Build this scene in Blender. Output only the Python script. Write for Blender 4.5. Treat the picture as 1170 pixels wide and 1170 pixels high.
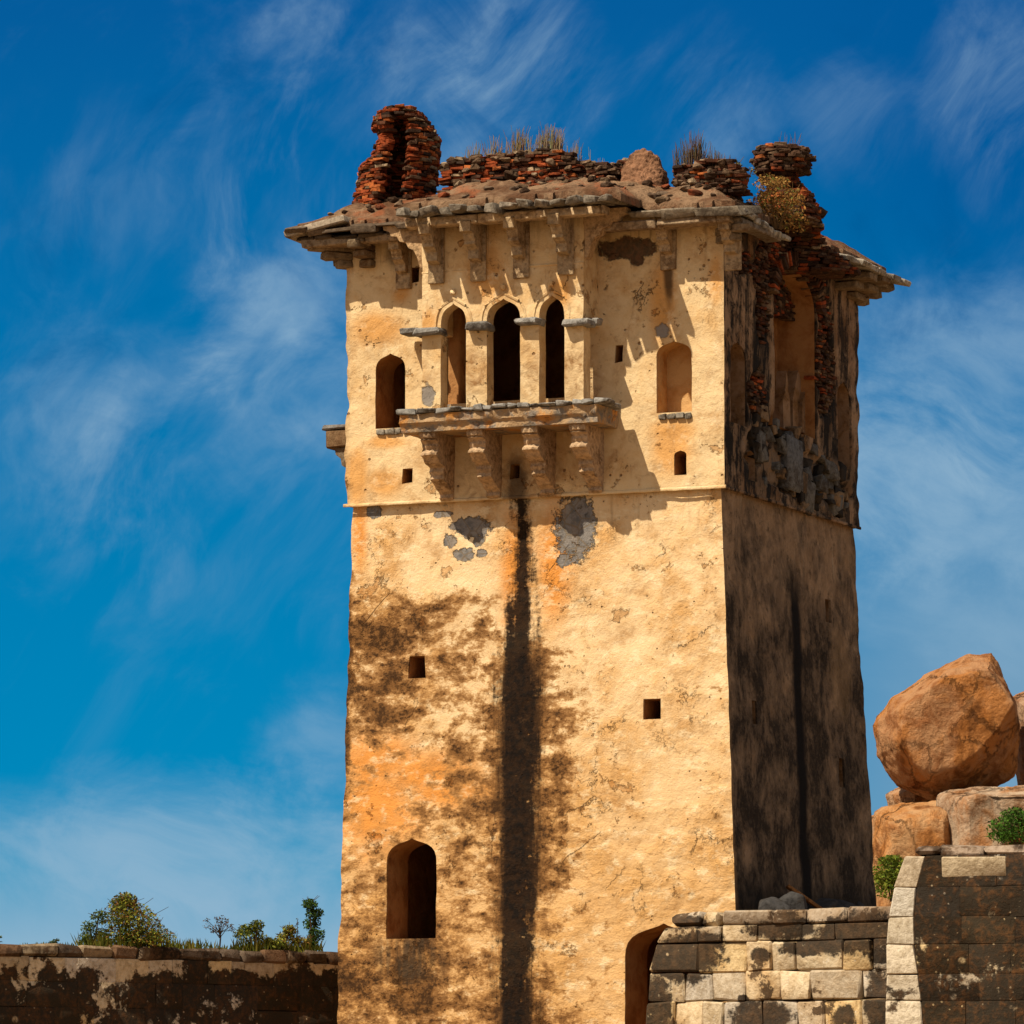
import bpy, bmesh, math, random
from mathutils import Vector, Matrix, noise as mn
random.seed(7)
R_ = math.radians
for o in list(bpy.data.objects): bpy.data.objects.remove(o, do_unlink=True)
SC = bpy.context.scene; COL = SC.collection

# ------------------------------------------------------------------ camera (a long lens, 92 m from the tower)
FPX = 6117.0; HZ = 1295.0; ZC = 1.7
PITCH = math.atan((HZ - 585) / FPX)
cam = bpy.data.objects.new('camera', bpy.data.cameras.new('camera')); COL.objects.link(cam)
cam.location = (0, 0, ZC); cam.rotation_euler = (math.pi / 2 + PITCH, 0, 0)
cam.data.sensor_width = 36; cam.data.lens = 36 * FPX / 1170; cam.data.clip_start = 0.5; cam.data.clip_end = 9000
SC.camera = cam
SC.render.resolution_x = 1024; SC.render.resolution_y = 1024

# tower frame: u along the front face, v into the tower
TH = R_(23.2); W = 7.24; L = 7.0; ZS = 12.82
U = Vector((math.cos(TH), -math.sin(TH), 0)); V = Vector((math.sin(TH), math.cos(TH), 0))
C0 = Vector((3.681, 92, 0))
def ray(X, Y):
    x = (X - 585) / FPX; y = (585 - Y) / FPX
    return Vector((x, math.cos(PITCH) - y * math.sin(PITCH), math.sin(PITCH) + y * math.cos(PITCH)))
EYE = Vector((0, 0, ZC))
def plane(X, Y, n, k):
    r = ray(X, Y); t = (k + C0.dot(n) - EYE.dot(n)) / r.dot(n); return EYE + r * t
def F(X, Y, v=0.0):
    q = plane(X, Y, V, v); return ((q - C0).dot(U), q.z)
def RF(X, Y, u=0.0):
    q = plane(X, Y, U, u); return ((q - C0).dot(V), q.z)
def PW(X, Y, d):
    r = ray(X, Y); return EYE + r * (d / r.y)
def loc2w(u, v, z): return Vector((C0.x + u * U.x + v * V.x, C0.y + u * U.y + v * V.y, z))
def w2loc(p): q = p - C0; return Vector((q.dot(U), q.dot(V), p.z))

# ------------------------------------------------------------------ sun, sky, exposure
SUNDIR = (0.55 * U + V - Vector((0, 0, 1.55))).normalized()
sun = bpy.data.objects.new('sun', bpy.data.lights.new('sun', 'SUN')); COL.objects.link(sun)
sun.data.energy = 5.0; sun.data.angle = R_(0.5); sun.data.color = (1.0, 0.90, 0.72)
sun.rotation_euler = SUNDIR.to_track_quat('-Z', 'Y').to_euler()
ELEV = math.asin(-SUNDIR.z); AZ = math.atan2(-SUNDIR.x, -SUNDIR.y)
SC.view_settings.view_transform = 'Standard'; SC.view_settings.look = 'None'
SC.view_settings.exposure = 0.5; SC.view_settings.gamma = 1.0

# ------------------------------------------------------------------ node shorthand
def lin(r, g, b, k=1.0):
    f = lambda c: (c / 255 / 12.92 if c / 255 <= 0.04045 else ((c / 255 + 0.055) / 1.055) ** 2.4) * k
    return (f(r), f(g), f(b), 1)
class S:
    def __init__(s, g, k): s.g = g; s.k = k
    def __add__(s, o): return s.g.m('ADD', s, o)
    def __radd__(s, o): return s.g.m('ADD', o, s)
    def __sub__(s, o): return s.g.m('SUBTRACT', s, o)
    def __rsub__(s, o): return s.g.m('SUBTRACT', o, s)
    def __mul__(s, o): return s.g.m('MULTIPLY', s, o)
    def __rmul__(s, o): return s.g.m('MULTIPLY', o, s)
    def __truediv__(s, o): return s.g.m('DIVIDE', s, o)
class G:
    def __init__(s, nt): s.nt = nt
    def put(s, inp, x):
        if isinstance(x, S): s.nt.links.new(x.k, inp)
        else: inp.default_value = x
    def node(s, t): return s.nt.nodes.new(t)
    def m(s, op, a, b=None, clamp=False):
        n = s.node('ShaderNodeMath'); n.operation = op; n.use_clamp = clamp
        s.put(n.inputs[0], a)
        if b is not None: s.put(n.inputs[1], b)
        return S(s, n.outputs[0])
    def mx(s, a, b): return s.m('MAXIMUM', a, b)
    def mi(s, a, b): return s.m('MINIMUM', a, b)
    def sat(s, a): return s.m('ADD', a, 0.0, True)
    def ss(s, x, a, b):
        n = s.node('ShaderNodeMapRange'); n.interpolation_type = 'SMOOTHSTEP'
        s.put(n.inputs[0], x); n.inputs[1].default_value = a; n.inputs[2].default_value = b
        return S(s, n.outputs[0])
    def mix(s, A, B, f, blend='MIX'):
        n = s.node('ShaderNodeMix'); n.data_type = 'RGBA'; n.blend_type = blend
        s.put(n.inputs[0], f); s.put(n.inputs[6], A); s.put(n.inputs[7], B); return S(s, n.outputs[2])
    def vmul(s, v, k):
        n = s.node('ShaderNodeVectorMath'); n.operation = 'MULTIPLY'; s.put(n.inputs[0], v); n.inputs[1].default_value = k
        return S(s, n.outputs[0])
    def vadd(s, v, k):
        n = s.node('ShaderNodeVectorMath'); n.operation = 'ADD'; s.put(n.inputs[0], v); s.put(n.inputs[1], k)
        return S(s, n.outputs[0])
    def comb(s, x, y, z):
        n = s.node('ShaderNodeCombineXYZ'); s.put(n.inputs[0], x); s.put(n.inputs[1], y); s.put(n.inputs[2], z); return S(s, n.outputs[0])
    def sep(s, v):
        n = s.node('ShaderNodeSeparateXYZ'); s.put(n.inputs[0], v); return [S(s, k) for k in n.outputs]
    def noise(s, v, sc, det=6, ro=0.6, di=0.0):
        n = s.node('ShaderNodeTexNoise'); s.put(n.inputs['Vector'], v); n.inputs['Scale'].default_value = sc
        n.inputs['Detail'].default_value = det; n.inputs['Roughness'].default_value = ro; n.inputs['Distortion'].default_value = di
        return S(s, n.outputs[0])
    def vor(s, v, sc, feat='F1', out=0):
        n = s.node('ShaderNodeTexVoronoi'); n.feature = feat; s.put(n.inputs['Vector'], v); n.inputs['Scale'].default_value = sc
        return S(s, n.outputs[out])
    def blob(s, x, y, cx, cy, rx, ry, n=None, amp=0.0, soft=0.25):
        a = (x - cx) / rx; b = (y - cy) / ry
        d = s.m('SQRT', a * a + b * b)
        if n is not None: d = d + (n - 0.5) * amp
        return 1.0 - s.ss(d, 1 - soft, 1 + soft)
    def ramp(s, x, stops):
        n = s.node('ShaderNodeValToRGB'); s.put(n.inputs[0], x); e = n.color_ramp.elements
        while len(e) < len(stops): e.new(0.5)
        for k, (p, c) in zip(e, stops): k.position = p; k.color = c
        return S(s, n.outputs[0])
def material(name):
    m = bpy.data.materials.new(name); m.use_nodes = True; nt = m.node_tree
    g = G(nt); b = nt.nodes['Principled BSDF']; b.inputs['Roughness'].default_value = 0.92
    b.inputs['Specular IOR Level'].default_value = 0.04
    n = nt.nodes.new('ShaderNodeTexCoord'); g.P = S(g, n.outputs['Object']); g.b = b; g.mat = m
    g.x, g.y, g.z = g.sep(g.P)
    a = nt.nodes.new('ShaderNodeAttribute'); a.attribute_name = 'Col'; g.col = S(g, a.outputs[0])
    return g
def finish(g, col, h=None, dist=0.04, st=0.8):
    g.put(g.b.inputs['Base Color'], col)
    if h is not None:
        n = g.node('ShaderNodeBump'); n.inputs['Distance'].default_value = dist; n.inputs['Strength'].default_value = st
        g.put(n.inputs['Height'], h); g.nt.links.new(n.outputs[0], g.b.inputs['Normal'])
    return g.mat

# ------------------------------------------------------------------ sky
wd = bpy.data.worlds.new('World'); SC.world = wd; wd.use_nodes = True
g = G(wd.node_tree); bg = wd.node_tree.nodes['Background']
sk = g.node('ShaderNodeTexSky'); sk.sky_type = 'NISHITA'; sk.sun_disc = False
sk.sun_elevation = ELEV; sk.sun_rotation = AZ
tc = g.node('ShaderNodeTexCoord'); D = S(g, tc.outputs['Generated']); dx, dy, dz = g.sep(D)
dyc = g.mx(dy, 0.2)
A = dx / dyc * FPX + 585.0; B = HZ - dz / dyc * FPX         # degrees of azimuth and elevation, in picture units
t = B / 1300.0
K = 10 / 1.414                                             # background strength 0.1, exposure 0.5
base = g.ramp(t, [(0, lin(4, 92, 156)), (0.25, lin(0, 110, 170)), (0.5, lin(0, 125, 180)), (0.68, lin(0, 135, 187)), (0.77, lin(55, 152, 193)), (0.835, lin(140, 178, 203)), (1.0, lin(165, 185, 200))])
right = g.ss(A, 760.0, 1150.0)
base = g.mix(base, lin(0, 86, 152), right * (1.0 - g.ss(B, 150.0, 480.0)) * 0.75)
base = g.mix(base, lin(122, 160, 188), right * g.ss(B, 420.0, 860.0) * 0.85)
q = g.comb(A * 0.001, B * 0.001, 0.0)
w1 = g.node('ShaderNodeTexNoise'); g.put(w1.inputs['Vector'], q); w1.inputs['Scale'].default_value = 3.0
warp = g.vmul(S(g, w1.outputs[1]), (0.35, 0.35, 0))
def streak(ang, sx, sy, sc, seed, det=8, ro=0.62):
    c, s_ = math.cos(R_(ang)), math.sin(R_(ang))
    a2 = A * (0.001 * c) + B * (0.001 * s_); b2 = B * (0.001 * c) - A * (0.001 * s_)
    return g.noise(g.vadd(g.comb(a2 * sx, b2 * sy, seed), warp), sc, det, ro)
n1 = streak(-62, 1.0, 1.6, 4.4, 1.3, 7, 0.56); n2 = streak(-50, 0.8, 2.8, 4.0, 4.1); n3 = streak(18, 0.9, 2.4, 3.6, 7.7); n4 = streak(-75, 1.0, 2.2, 6.0, 2.2)
big = g.noise(g.vadd(q, warp), 5.5, 7, 0.66)
def sb(cx, cy, rx, ry, k): return g.blob(A, B, cx, cy, rx, ry, big, 2.2, 0.7) * k
c1 = g.sat(sb(410, 150, 150, 220, 0.85) + sb(340, 430, 80, 230, 0.75) + sb(60, 490, 150, 110, 0.6) + sb(125, 590, 70, 110, 0.6) + sb(215, 650, 50, 50, 0.4) + sb(100, 220, 120, 90, 0.3))
c2 = g.sat(sb(590, 70, 70, 110, 0.85) + sb(815, 120, 60, 80, 0.45) + sb(985, 130, 60, 60, 0.3) + sb(1145, 110, 60, 90, 0.65) + sb(450, 60, 70, 80, 0.4))
c3 = g.sat(sb(200, 980, 330, 70, 0.85) + sb(330, 1000, 160, 80, 0.7) + sb(380, 860, 70, 60, 0.55) + sb(1100, 430, 160, 100, 0.7) + sb(1090, 590, 170, 70, 0.8) + sb(1010, 540, 80, 90, 0.5) + sb(1080, 720, 150, 60, 0.5))
cl = g.sat(c1 * g.ss(n1, 0.40, 0.72) * 0.58 + c1 * g.ss(n4, 0.48, 0.74) * 0.22 + c2 * g.ss(n2, 0.34, 0.70) * 0.6 + c3 * g.ss(n3, 0.28, 0.68) * 0.75 + g.ss(n2, 0.5, 0.8) * 0.07)
base = g.mix(base, lin(150, 183, 207), cl)
base = g.mix(base, lin(0, 76, 136), g.ss(big, 0.5, 0.78) * (1.0 - g.ss(B, 250.0, 700.0)) * 0.35)
scaled = g.node('ShaderNodeVectorMath'); scaled.operation = 'SCALE'; g.put(scaled.inputs[0], base); scaled.inputs[3].default_value = K
fwd = g.ss(dy, 0.55, 0.93)
hz = g.mix(S(g, sk.outputs[0]), (2.7, 2.5, 2.25, 1), 0.65)    # unseen sky paled with an added warm white, to keep the fill neutral
world_col = g.mix(hz, S(g, scaled.outputs[0]), fwd)
g.put(bg.inputs['Color'], world_col); bg.inputs['Strength'].default_value = 0.10

# ------------------------------------------------------------------ mesh helpers
class MB:
    def __init__(s): s.v = []; s.f = []; s.c = []; s.mi = []
    def add(s, vs, fs, col=(1, 1, 1), mi=0):
        b = len(s.v); s.v += [tuple(p) for p in vs]
        for f in fs: s.f.append(tuple(b + i for i in f)); s.c.append(col); s.mi.append(mi)
    def box(s, c, size, M=None, jit=0.0, col=(1, 1, 1), bev=0.0):
        M = M or Matrix.Identity(3); c = Vector(c); h = [x / 2 for x in size]
        jj = lambda: Vector((random.uniform(-jit, jit), random.uniform(-jit, jit), random.uniform(-jit, jit)))
        if bev <= 0:
            vs = [M @ (Vector((a * h[0], b * h[1], d * h[2])) + jj()) + c for a in (-1, 1) for b in (-1, 1) for d in (-1, 1)]
            s.add(vs, [(0, 1, 3, 2), (4, 6, 7, 5), (0, 4, 5, 1), (2, 3, 7, 6), (0, 2, 6, 4), (1, 5, 7, 3)], col); return
        bev = min(bev, min(h) * 0.6)
        idx = {}; vs = []
        for a in (-1, 1):
            for b in (-1, 1):
                for d in (-1, 1):
                    j = jj(); sg = (a, b, d)
                    for ax in range(3):
                        p = Vector([sg[i] * (h[i] if i == ax else h[i] - bev * random.uniform(.6, 1.4)) for i in range(3)]) + j
                        idx[(sg, ax)] = len(vs); vs.append(M @ p + c)
        fs = []
        for ax in range(3):
            o1, o2 = [(1, 2), (2, 0), (0, 1)][ax]
            for sgn in (-1, 1):
                q = []
                for (p1, p2) in ((-1, -1), (1, -1), (1, 1), (-1, 1)):
                    t_ = [0, 0, 0]; t_[ax] = sgn; t_[o1] = p1; t_[o2] = p2; q.append(idx[(tuple(t_), ax)])
                fs.append(q if sgn > 0 else q[::-1])
        for ax in range(3):                                   # edge strips
            o1, o2 = [(1, 2), (2, 0), (0, 1)][ax]
            for s1 in (-1, 1):
                for s2 in (-1, 1):
                    t0 = [0, 0, 0]; t0[o1] = s1; t0[o2] = s2; t0[ax] = -1; t1 = list(t0); t1[ax] = 1
                    t0, t1 = tuple(t0), tuple(t1)
                    q = [idx[(t0, o1)], idx[(t1, o1)], idx[(t1, o2)], idx[(t0, o2)]]
                    fs.append(q if s1 * s2 < 0 else q[::-1])
        for a in (-1, 1):
            for b in (-1, 1):
                for d in (-1, 1):
                    q = [idx[((a, b, d), i)] for i in range(3)]
                    fs.append(q if a * b * d > 0 else q[::-1])
        s.add(vs, fs, col)
    def prism(s, pts, m, lo, hi, col=(1, 1, 1)):
        n = len(pts); vs = [m(a, b, lo) for a, b in pts] + [m(a, b, hi) for a, b in pts]
        s.add(vs, [tuple(range(n))[::-1], tuple(range(n, 2 * n))] + [(i, (i + 1) % n, n + (i + 1) % n, n + i) for i in range(n)], col)
    def tube(s, pts, rad, n=4, col=(1, 1, 1)):
        pts = [Vector(p) for p in pts]; rings = []
        for i, p in enumerate(pts):
            d = (pts[min(i + 1, len(pts) - 1)] - pts[max(i - 1, 0)]).normalized()
            x = d.orthogonal().normalized(); y = d.cross(x); r = rad[i] if isinstance(rad, (list, tuple)) else rad
            rings.append([p + (x * math.cos(2 * math.pi * k / n) + y * math.sin(2 * math.pi * k / n)) * r for k in range(n)])
        vs = [q for r in rings for q in r]; fs = []
        for i in range(len(pts) - 1):
            for k in range(n): fs.append((i * n + k, i * n + (k + 1) % n, (i + 1) * n + (k + 1) % n, (i + 1) * n + k))
        fs.append(tuple(range(n))[::-1]); fs.append(tuple((len(pts) - 1) * n + k for k in range(n)))
        s.add(vs, fs, col)
    def build(s, name, mats, parent=None, sharp=40, loc=None, recalc=True):
        me = bpy.data.meshes.new(name); me.from_pydata(s.v, [], s.f)
        for m in (mats if isinstance(mats, (list, tuple)) else [mats]): me.materials.append(m)
        me.polygons.foreach_set('material_index', s.mi)
        at = me.color_attributes.new('Col', 'FLOAT_COLOR', 'CORNER'); k = 0; buf = []
        for p, c in zip(me.polygons, s.c): buf += [c[0], c[1], c[2], 1.0] * p.loop_total
        at.data.foreach_set('color', buf)
        o = bpy.data.objects.new(name, me); COL.objects.link(o)
        finish_mesh(o, sharp, recalc)
        if parent:
            o.parent = parent
            if parent is TOWER: o.location = (0, 0, -ZG)
        if loc is not None: o.location = loc
        return o
def finish_mesh(o, sharp=40, recalc=True):
    bm = bmesh.new(); bm.from_mesh(o.data)
    if recalc: bmesh.ops.recalc_face_normals(bm, faces=bm.faces)
    for f in bm.faces: f.smooth = sharp is not None
    if sharp is not None:
        for e in bm.edges:
            if len(e.link_faces) == 2 and e.calc_face_angle(0) > R_(sharp): e.smooth = False
    bm.to_mesh(o.data); bm.free()
def fbm(p, o=4): return mn.fractal(Vector(p), 0.9, 2.1, o)
def nz(x, y=0., z=0.): return mn.noise(Vector((x, y, z)))
def sm(x, a, b):
    t_ = min(1, max(0, (x - a) / (b - a))); return t_ * t_ * (3 - 2 * t_)
def tag(o, label=None, cat=None, group=None, kind=None):
    if label: o['label'] = label
    if cat: o['category'] = cat
    if group: o['group'] = group
    if kind or cat: o['kind'] = kind or 'thing'
    return o
def empty(name, loc, rz=0.0):
    o = bpy.data.objects.new(name, None); COL.objects.link(o); o.location = loc; o.rotation_euler = (0, 0, rz); o.empty_display_size = 0.3
    return o
def carve(o, cutter_mb):
    c = cutter_mb.build('cutter', [], None, None); c.parent = o.parent; c.location = o.location
    bpy.context.view_layer.update()
    md = o.modifiers.new('cut', 'BOOLEAN'); md.operation = 'DIFFERENCE'; md.solver = 'EXACT'; md.object = c
    dg = bpy.context.evaluated_depsgraph_get(); me = bpy.data.meshes.new_from_object(o.evaluated_get(dg))
    o.modifiers.clear(); old = o.data; o.data = me; me.name = o.name
    bpy.data.meshes.remove(old); cm = c.data; bpy.data.objects.remove(c); bpy.data.meshes.remove(cm)
def gridbox(nu, nv, nz_, warp_):
    m = MB(); idx = {}
    def vid(i, j, k):
        key = (i, j, k)
        if key not in idx: idx[key] = len(m.v); m.v.append(tuple(warp_(i / nu, j / nv, k / nz_)))
        return idx[key]
    def quad(a, b, c, d, mi): m.f.append((vid(*a), vid(*b), vid(*c), vid(*d))); m.c.append((1, 1, 1)); m.mi.append(mi)
    for k in range(nz_):
        for i in range(nu):
            quad((i, 0, k), (i + 1, 0, k), (i + 1, 0, k + 1), (i, 0, k + 1), 0)
            quad((i + 1, nv, k), (i, nv, k), (i, nv, k + 1), (i + 1, nv, k + 1), 1)
        for j in range(nv):
            quad((nu, j, k), (nu, j + 1, k), (nu, j + 1, k + 1), (nu, j, k + 1), 1)
            quad((0, j + 1, k), (0, j, k), (0, j, k + 1), (0, j + 1, k + 1), 0)
    for i in range(nu):
        for j in range(nv):
            quad((i, j, nz_), (i + 1, j, nz_), (i + 1, j + 1, nz_), (i, j + 1, nz_), 1)
            quad((i, j + 1, 0), (i + 1, j + 1, 0), (i + 1, j, 0), (i, j, 0), 1)
    return m
OGEE = [(1, 0), (.985, .2), (.93, .4), (.82, .57), (.66, .7), (.46, .79), (.27, .86), (.12, .92), (.04, .97), (0, 1.0)]
def arch(u0, u1, z0, zs, za, w=0.0):
    """ogee arched outline"""
    c = (u0 + u1) / 2; h = (u1 - u0) / 2
    pts = [(u0, z0), (u1, z0)]
    n = max(2, int((zs - z0) / 0.25))
    for i in range(1, n): pts.append((u1 + nz(i * 1.7, u1) * w, z0 + (zs - z0) * i / n))
    pts += [(c + h * a, zs + (za - zs) * b) for a, b in OGEE]
    pts += [(c - h * a, zs + (za - zs) * b) for a, b in OGEE[-2::-1]]
    for i in range(n - 1, 0, -1): pts.append((u0 + nz(i * 1.3, u0) * w, z0 + (zs - z0) * i / n))
    return pts
def rectp(u0, u1, z0, z1): return [(u0, z0), (u1, z0), (u1, z1), (u0, z1)]
def tub(pts, m, d0, d1, back=True, rings=5):
    """inner skin of an opening: jambs, soffit, sill and back"""
    b = MB(); n = len(pts); cx = sum(p[0] for p in pts) / n; cz = sum(p[1] for p in pts) / n
    vs = []
    for k in range(rings + 1):
        for a, z in pts:
            sc = 0.003; a2 = a - math.copysign(sc, a - cx); z2 = z - math.copysign(sc, z - cz)
            d = d0(z) + (d1 - d0(z)) * k / rings; j = 0.012 * nz(a * 4 + d * 3, z * 4) if 0 < k else 0
            vs.append(m(a2 - j * math.copysign(1, a - cx) * 0.3, z2, d))
    fs = [(k * n + i, k * n + (i + 1) % n, (k + 1) * n + (i + 1) % n, (k + 1) * n + i) for k in range(rings) for i in range(n)]
    if back: fs.append(tuple(rings * n + i for i in range(n)))
    b.add(vs, fs); return b
FM = lambda a, z, d: Vector((a, d, z))                 # front face: d runs into the tower along v
RM = lambda a, z, d: Vector((-d, a, z))                # right face: d runs into the tower along -u

# ------------------------------------------------------------------ materials
CREAM = (0.68, 0.485, 0.27, 1); OCHRE = (0.53, 0.275, 0.085, 1); ORANGE = (0.60, 0.215, 0.028, 1); PALE = (0.70, 0.53, 0.31, 1)
BROWN = (0.115, 0.052, 0.02, 1); BLACK = (0.022, 0.015, 0.011, 1); GREY = (0.20, 0.178, 0.16, 1); RED = (0.27, 0.06, 0.025, 1)
def mask_stone(g, x, z, items, n, amp=0.8, soft=0.12):
    r = None
    for cx, cz, rx, rz in items:
        b = g.blob(x, z, cx, cz, rx, rz, n, amp, soft); r = b if r is None else g.mx(r, b)
    return r
def FB(X, Y, rx, ry, v=0): u, z = F(X, Y, v); return (u, z, rx / 61.5, ry / 66.0)
def RB(X, Y, rx, ry): v, z = RF(X, Y); return (v, z, rx / 22.5, ry / 65.0)
def pits(g, P, sc, thr):
    return (1.0 - g.ss(g.vor(P, sc), thr * 0.5, thr))

def mat_shaft_front():
    g = material('weathered_lime_plaster'); x, z = g.x, g.z; P = g.P
    nL = g.noise(P, 0.55, 5, 0.6); nM = g.noise(P, 2.0, 8, 0.62, 0.3); nF = g.noise(P, 8.0, 8, 0.68)
    nv = g.noise(g.vmul(P, (4.5, 4.5, 0.35)), 1.6, 6, 0.6)
    col = g.mix(CREAM, OCHRE, g.ss(nL + (nM - 0.5) * 0.6, 0.38, 0.72) * 0.85)
    col = g.mix(col, PALE, g.ss(nF, 0.55, 0.75) * 0.5)
    low = 1.0 - g.ss(z, 5.0, 9.5)
    col = g.mix(col, OCHRE, low * 0.6)
    # orange washes
    om = mask_stone(g, x, z, [FB(490, 885, 60, 26), FB(430, 870, 45, 35), FB(588, 655, 16, 70), FB(632, 645, 18, 60), FB(520, 905, 70, 18), FB(408, 610, 8, 40), FB(430, 920, 50, 60)], nM, 1.6, 0.7)
    col = g.mix(col, ORANGE, om * 0.85)
    col = g.mix(col, (0.37, 0.185, 0.06, 1), g.ss(g.noise(P, 1.3, 9, 0.7, 0.3), 0.5, 0.66) * 0.6)
    col = g.mix(col, (0.76, 0.60, 0.37, 1), g.ss(g.noise(g.vmul(P, (1, 1, 1.6)), 2.6, 8, 0.7), 0.50, 0.66) * 0.65)
    # rain streak below the weep hole
    sx, _ = F(593, 800)
    wv = (g.noise(g.vmul(P, (0, 0, 1)), 0.7, 3, 0.5) - 0.5) * 0.25
    m1 = g.noise(g.vmul(P, (1, 1, 1.7)), 1.15, 10, 0.70, 0.25); gf = g.noise(g.vmul(P, (1, 1, 1.2)), 13, 6, 0.75); mott = m1 * 0.62 + g.noise(g.vmul(P, (1, 1, 1.5)), 3.4, 9, 0.74) * 0.38
    d = g.m('ABSOLUTE', x - sx - wv)
    fing = g.noise(g.vmul(P, (2.6, 2.6, 0.22)), 1.7, 7, 0.65)
    dn = d + (fing - 0.5) * 0.75 + (nF - 0.5) * 0.40 + (m1 - 0.5) * 0.55 + (gf - 0.5) * 0.5
    hw = 0.37 - g.ss(z, 9.0, 12.8) * 0.22
    core = 1.0 - g.ss(dn - hw, -0.14, 0.11)
    fade = 1.0 - g.ss(z, 9.4, 11.4)
    halo = (1.0 - g.ss(d + (nL - 0.5) * 1.2 + (fing - 0.5) * 0.8, -0.1, 1.9)) * fade
    left = 1.0 - g.ss(x - sx, -0.9, 0.6)
    zone = left * (1.0 - g.ss(z + (nL - 0.5) * 1.2, 10.9, 11.5)) * 0.55
    clean = g.mx(om * 0.8, g.blob(x, z, *FB(620, 1085, 0, 0)[:2], 0.9, 0.8, nM, 1.0, 0.5))
    edge = (1.0 - g.ss(x + (nM - 0.5) * 0.5, -7.30, -6.95)) * g.ss(z, 7.4, 8.2) * (1.0 - g.ss(z, 11.6, 12.2))
    bl = g.blob(x, z, *FB(440, 745, 60, 100), nM, 1.2, 0.7) + g.blob(x, z, *FB(450, 1130, 80, 60), nM, 1.2, 0.7) + g.blob(x, z, *FB(540, 900, 40, 50), nM, 1.2, 0.7)
    wt = g.mx(g.mx(zone, halo * 0.80), edge * 1.15) + g.sat(bl) * 0.28 + (1.0 - left) * fade * 0.16 - clean * 0.28
    st_ = g.ss(mott + (wt - 0.5) * 0.26 + (gf - 0.5) * 0.14, 0.445, 0.64)
    col = g.mix(col, (0.33, 0.165, 0.055, 1), g.ss(st_, 0.03, 0.40) * 0.85)
    col = g.mix(col, (0.17, 0.078, 0.026, 1), g.ss(st_, 0.30, 0.80) * 0.95)
    col = g.mix(col, (0.035, 0.018, 0.009, 1), g.ss(st_ + (nF - 0.5) * 1.1 + (gf - .5) * 0.8, 0.78, 1.10) * 0.9)
    und = g.blob(x, z, *FB(470, 1095, 38, 26), nM, 1.1, 0.5) * g.ss(nv, 0.35, 0.6)
    col = g.mix(col, (0.05, 0.035, 0.022, 1), und * 0.8)
    stk = mask_stone(g, x, z, [FB(655, 603, 24, 36), FB(538, 602, 20, 12), FB(512, 618, 8, 8), FB(528, 633, 13, 7), FB(545, 617, 7, 7), FB(425, 584, 8, 7), FB(505, 587, 12, 4), FB(642, 640, 8, 8), FB(548, 632, 6, 5), FB(655, 585, 20, 16), FB(520, 600, 9, 6)], nM * 0.3 + nF * 0.4 + g.noise(P, 18, 5, 0.7) * 0.3, 3.6, 0.10)
    vein = 1.0 - g.ss(g.m('ABSOLUTE', x - sx - 0.12 + (g.noise(g.vmul(P, (0, 0, 1)), 2.2, 5, 0.6) - 0.5) * 0.55), 0.03, 0.16)
    speck = pits(g, g.vadd(P, g.vmul(g.comb(nF, nF, nF), (.25, .25, .25))), 6.0, 0.24) * g.sat(g.ss(nM, 0.52, 0.6) * 0.6 + vein * g.ss(nM, 0.42, 0.52))
    core = core * (1.0 - speck * 0.85 * (1.0 - g.ss(z, 8.6, 9.8)))
    col = g.mix(col, g.mix((0.022, 0.012, 0.007, 1), (0.009, 0.007, 0.006, 1), g.ss(nF, 0.4, 0.6)), core * 0.985)
    col = g.mix(col, (0.085, 0.045, 0.02, 1), core * g.ss(gf * 0.7 + nM * 0.3, 0.55, 0.66) * 0.4)
    stone = g.mix(GREY, (0.11, 0.105, 0.10, 1), g.ss(nF, 0.4, 0.65))
    stone = g.mix(stone, (0.26, 0.22, 0.18, 1), g.ss(nM, 0.5, 0.62) * 0.7)
    jt = 1.0 - g.ss(g.vor(P, 3.6, 'DISTANCE_TO_EDGE'), 0.01, 0.06)
    stone = g.mix(stone, (0.16, 0.12, 0.08, 1), jt * 0.8)
    col = g.mix(col, stone, stk)
    fk = g.noise(P, 1.25, 12, 0.74, 0.2); fl = g.ss(fk, 0.605, 0.62) * (1.0 - core)
    col = g.mix(col, g.mix(col, (0.74, 0.60, 0.46, 1), 1.0, 'MULTIPLY'), fl * 0.8)
    rim = fl * (1.0 - g.ss(fk, 0.62, 0.632)); col = g.mix(col, (0.13, 0.065, 0.025, 1), rim * 0.55)
    pt = pits(g, P, 5.0, 0.10) * g.ss(nM, 0.46, 0.56)
    col = g.mix(col, (0.15, 0.075, 0.03, 1), pt * 0.85 * (1.0 - core))
    col = g.mix(col, (0.10, 0.045, 0.018, 1), g.ss(gf * 0.6 + nM * 0.4, 0.575, 0.65) * 0.55 * (1.0 - core))
    wash = g.ss(nv, 0.56, 0.75) * g.ss(z, 11.6, 12.6) * 0.5
    col = g.mix(col, (0.22, 0.13, 0.06, 1), wash)
    rip = g.noise(g.vmul(P, (1, 1, 2.0)), 2.2, 6, 0.6, 0.3) * (1.0 - g.ss(z, 6.5, 9.0)) * 0.6
    ck = (1.0 - g.ss(g.vor(g.vadd(P, g.vmul(g.comb(nF, nM, nF), (.7, .7, .7))), 0.8, 'DISTANCE_TO_EDGE'), 0.002, 0.009)) * g.ss(nL, 0.52, 0.58)
    col = g.mix(col, (0.10, 0.05, 0.022, 1), ck * 0.7)
    h = nM * 0.55 + nF * (0.12 + g.ss(nL, 0.40, 0.62) * 0.5) - ck * 0.4 + rip - stk * 1.5 - pt * 0.7 - fl * 0.35 - speck * 0.3 + g.noise(P, 26, 5, 0.7) * 0.2
    return finish(g, col, h, 0.07, 0.9)
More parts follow.
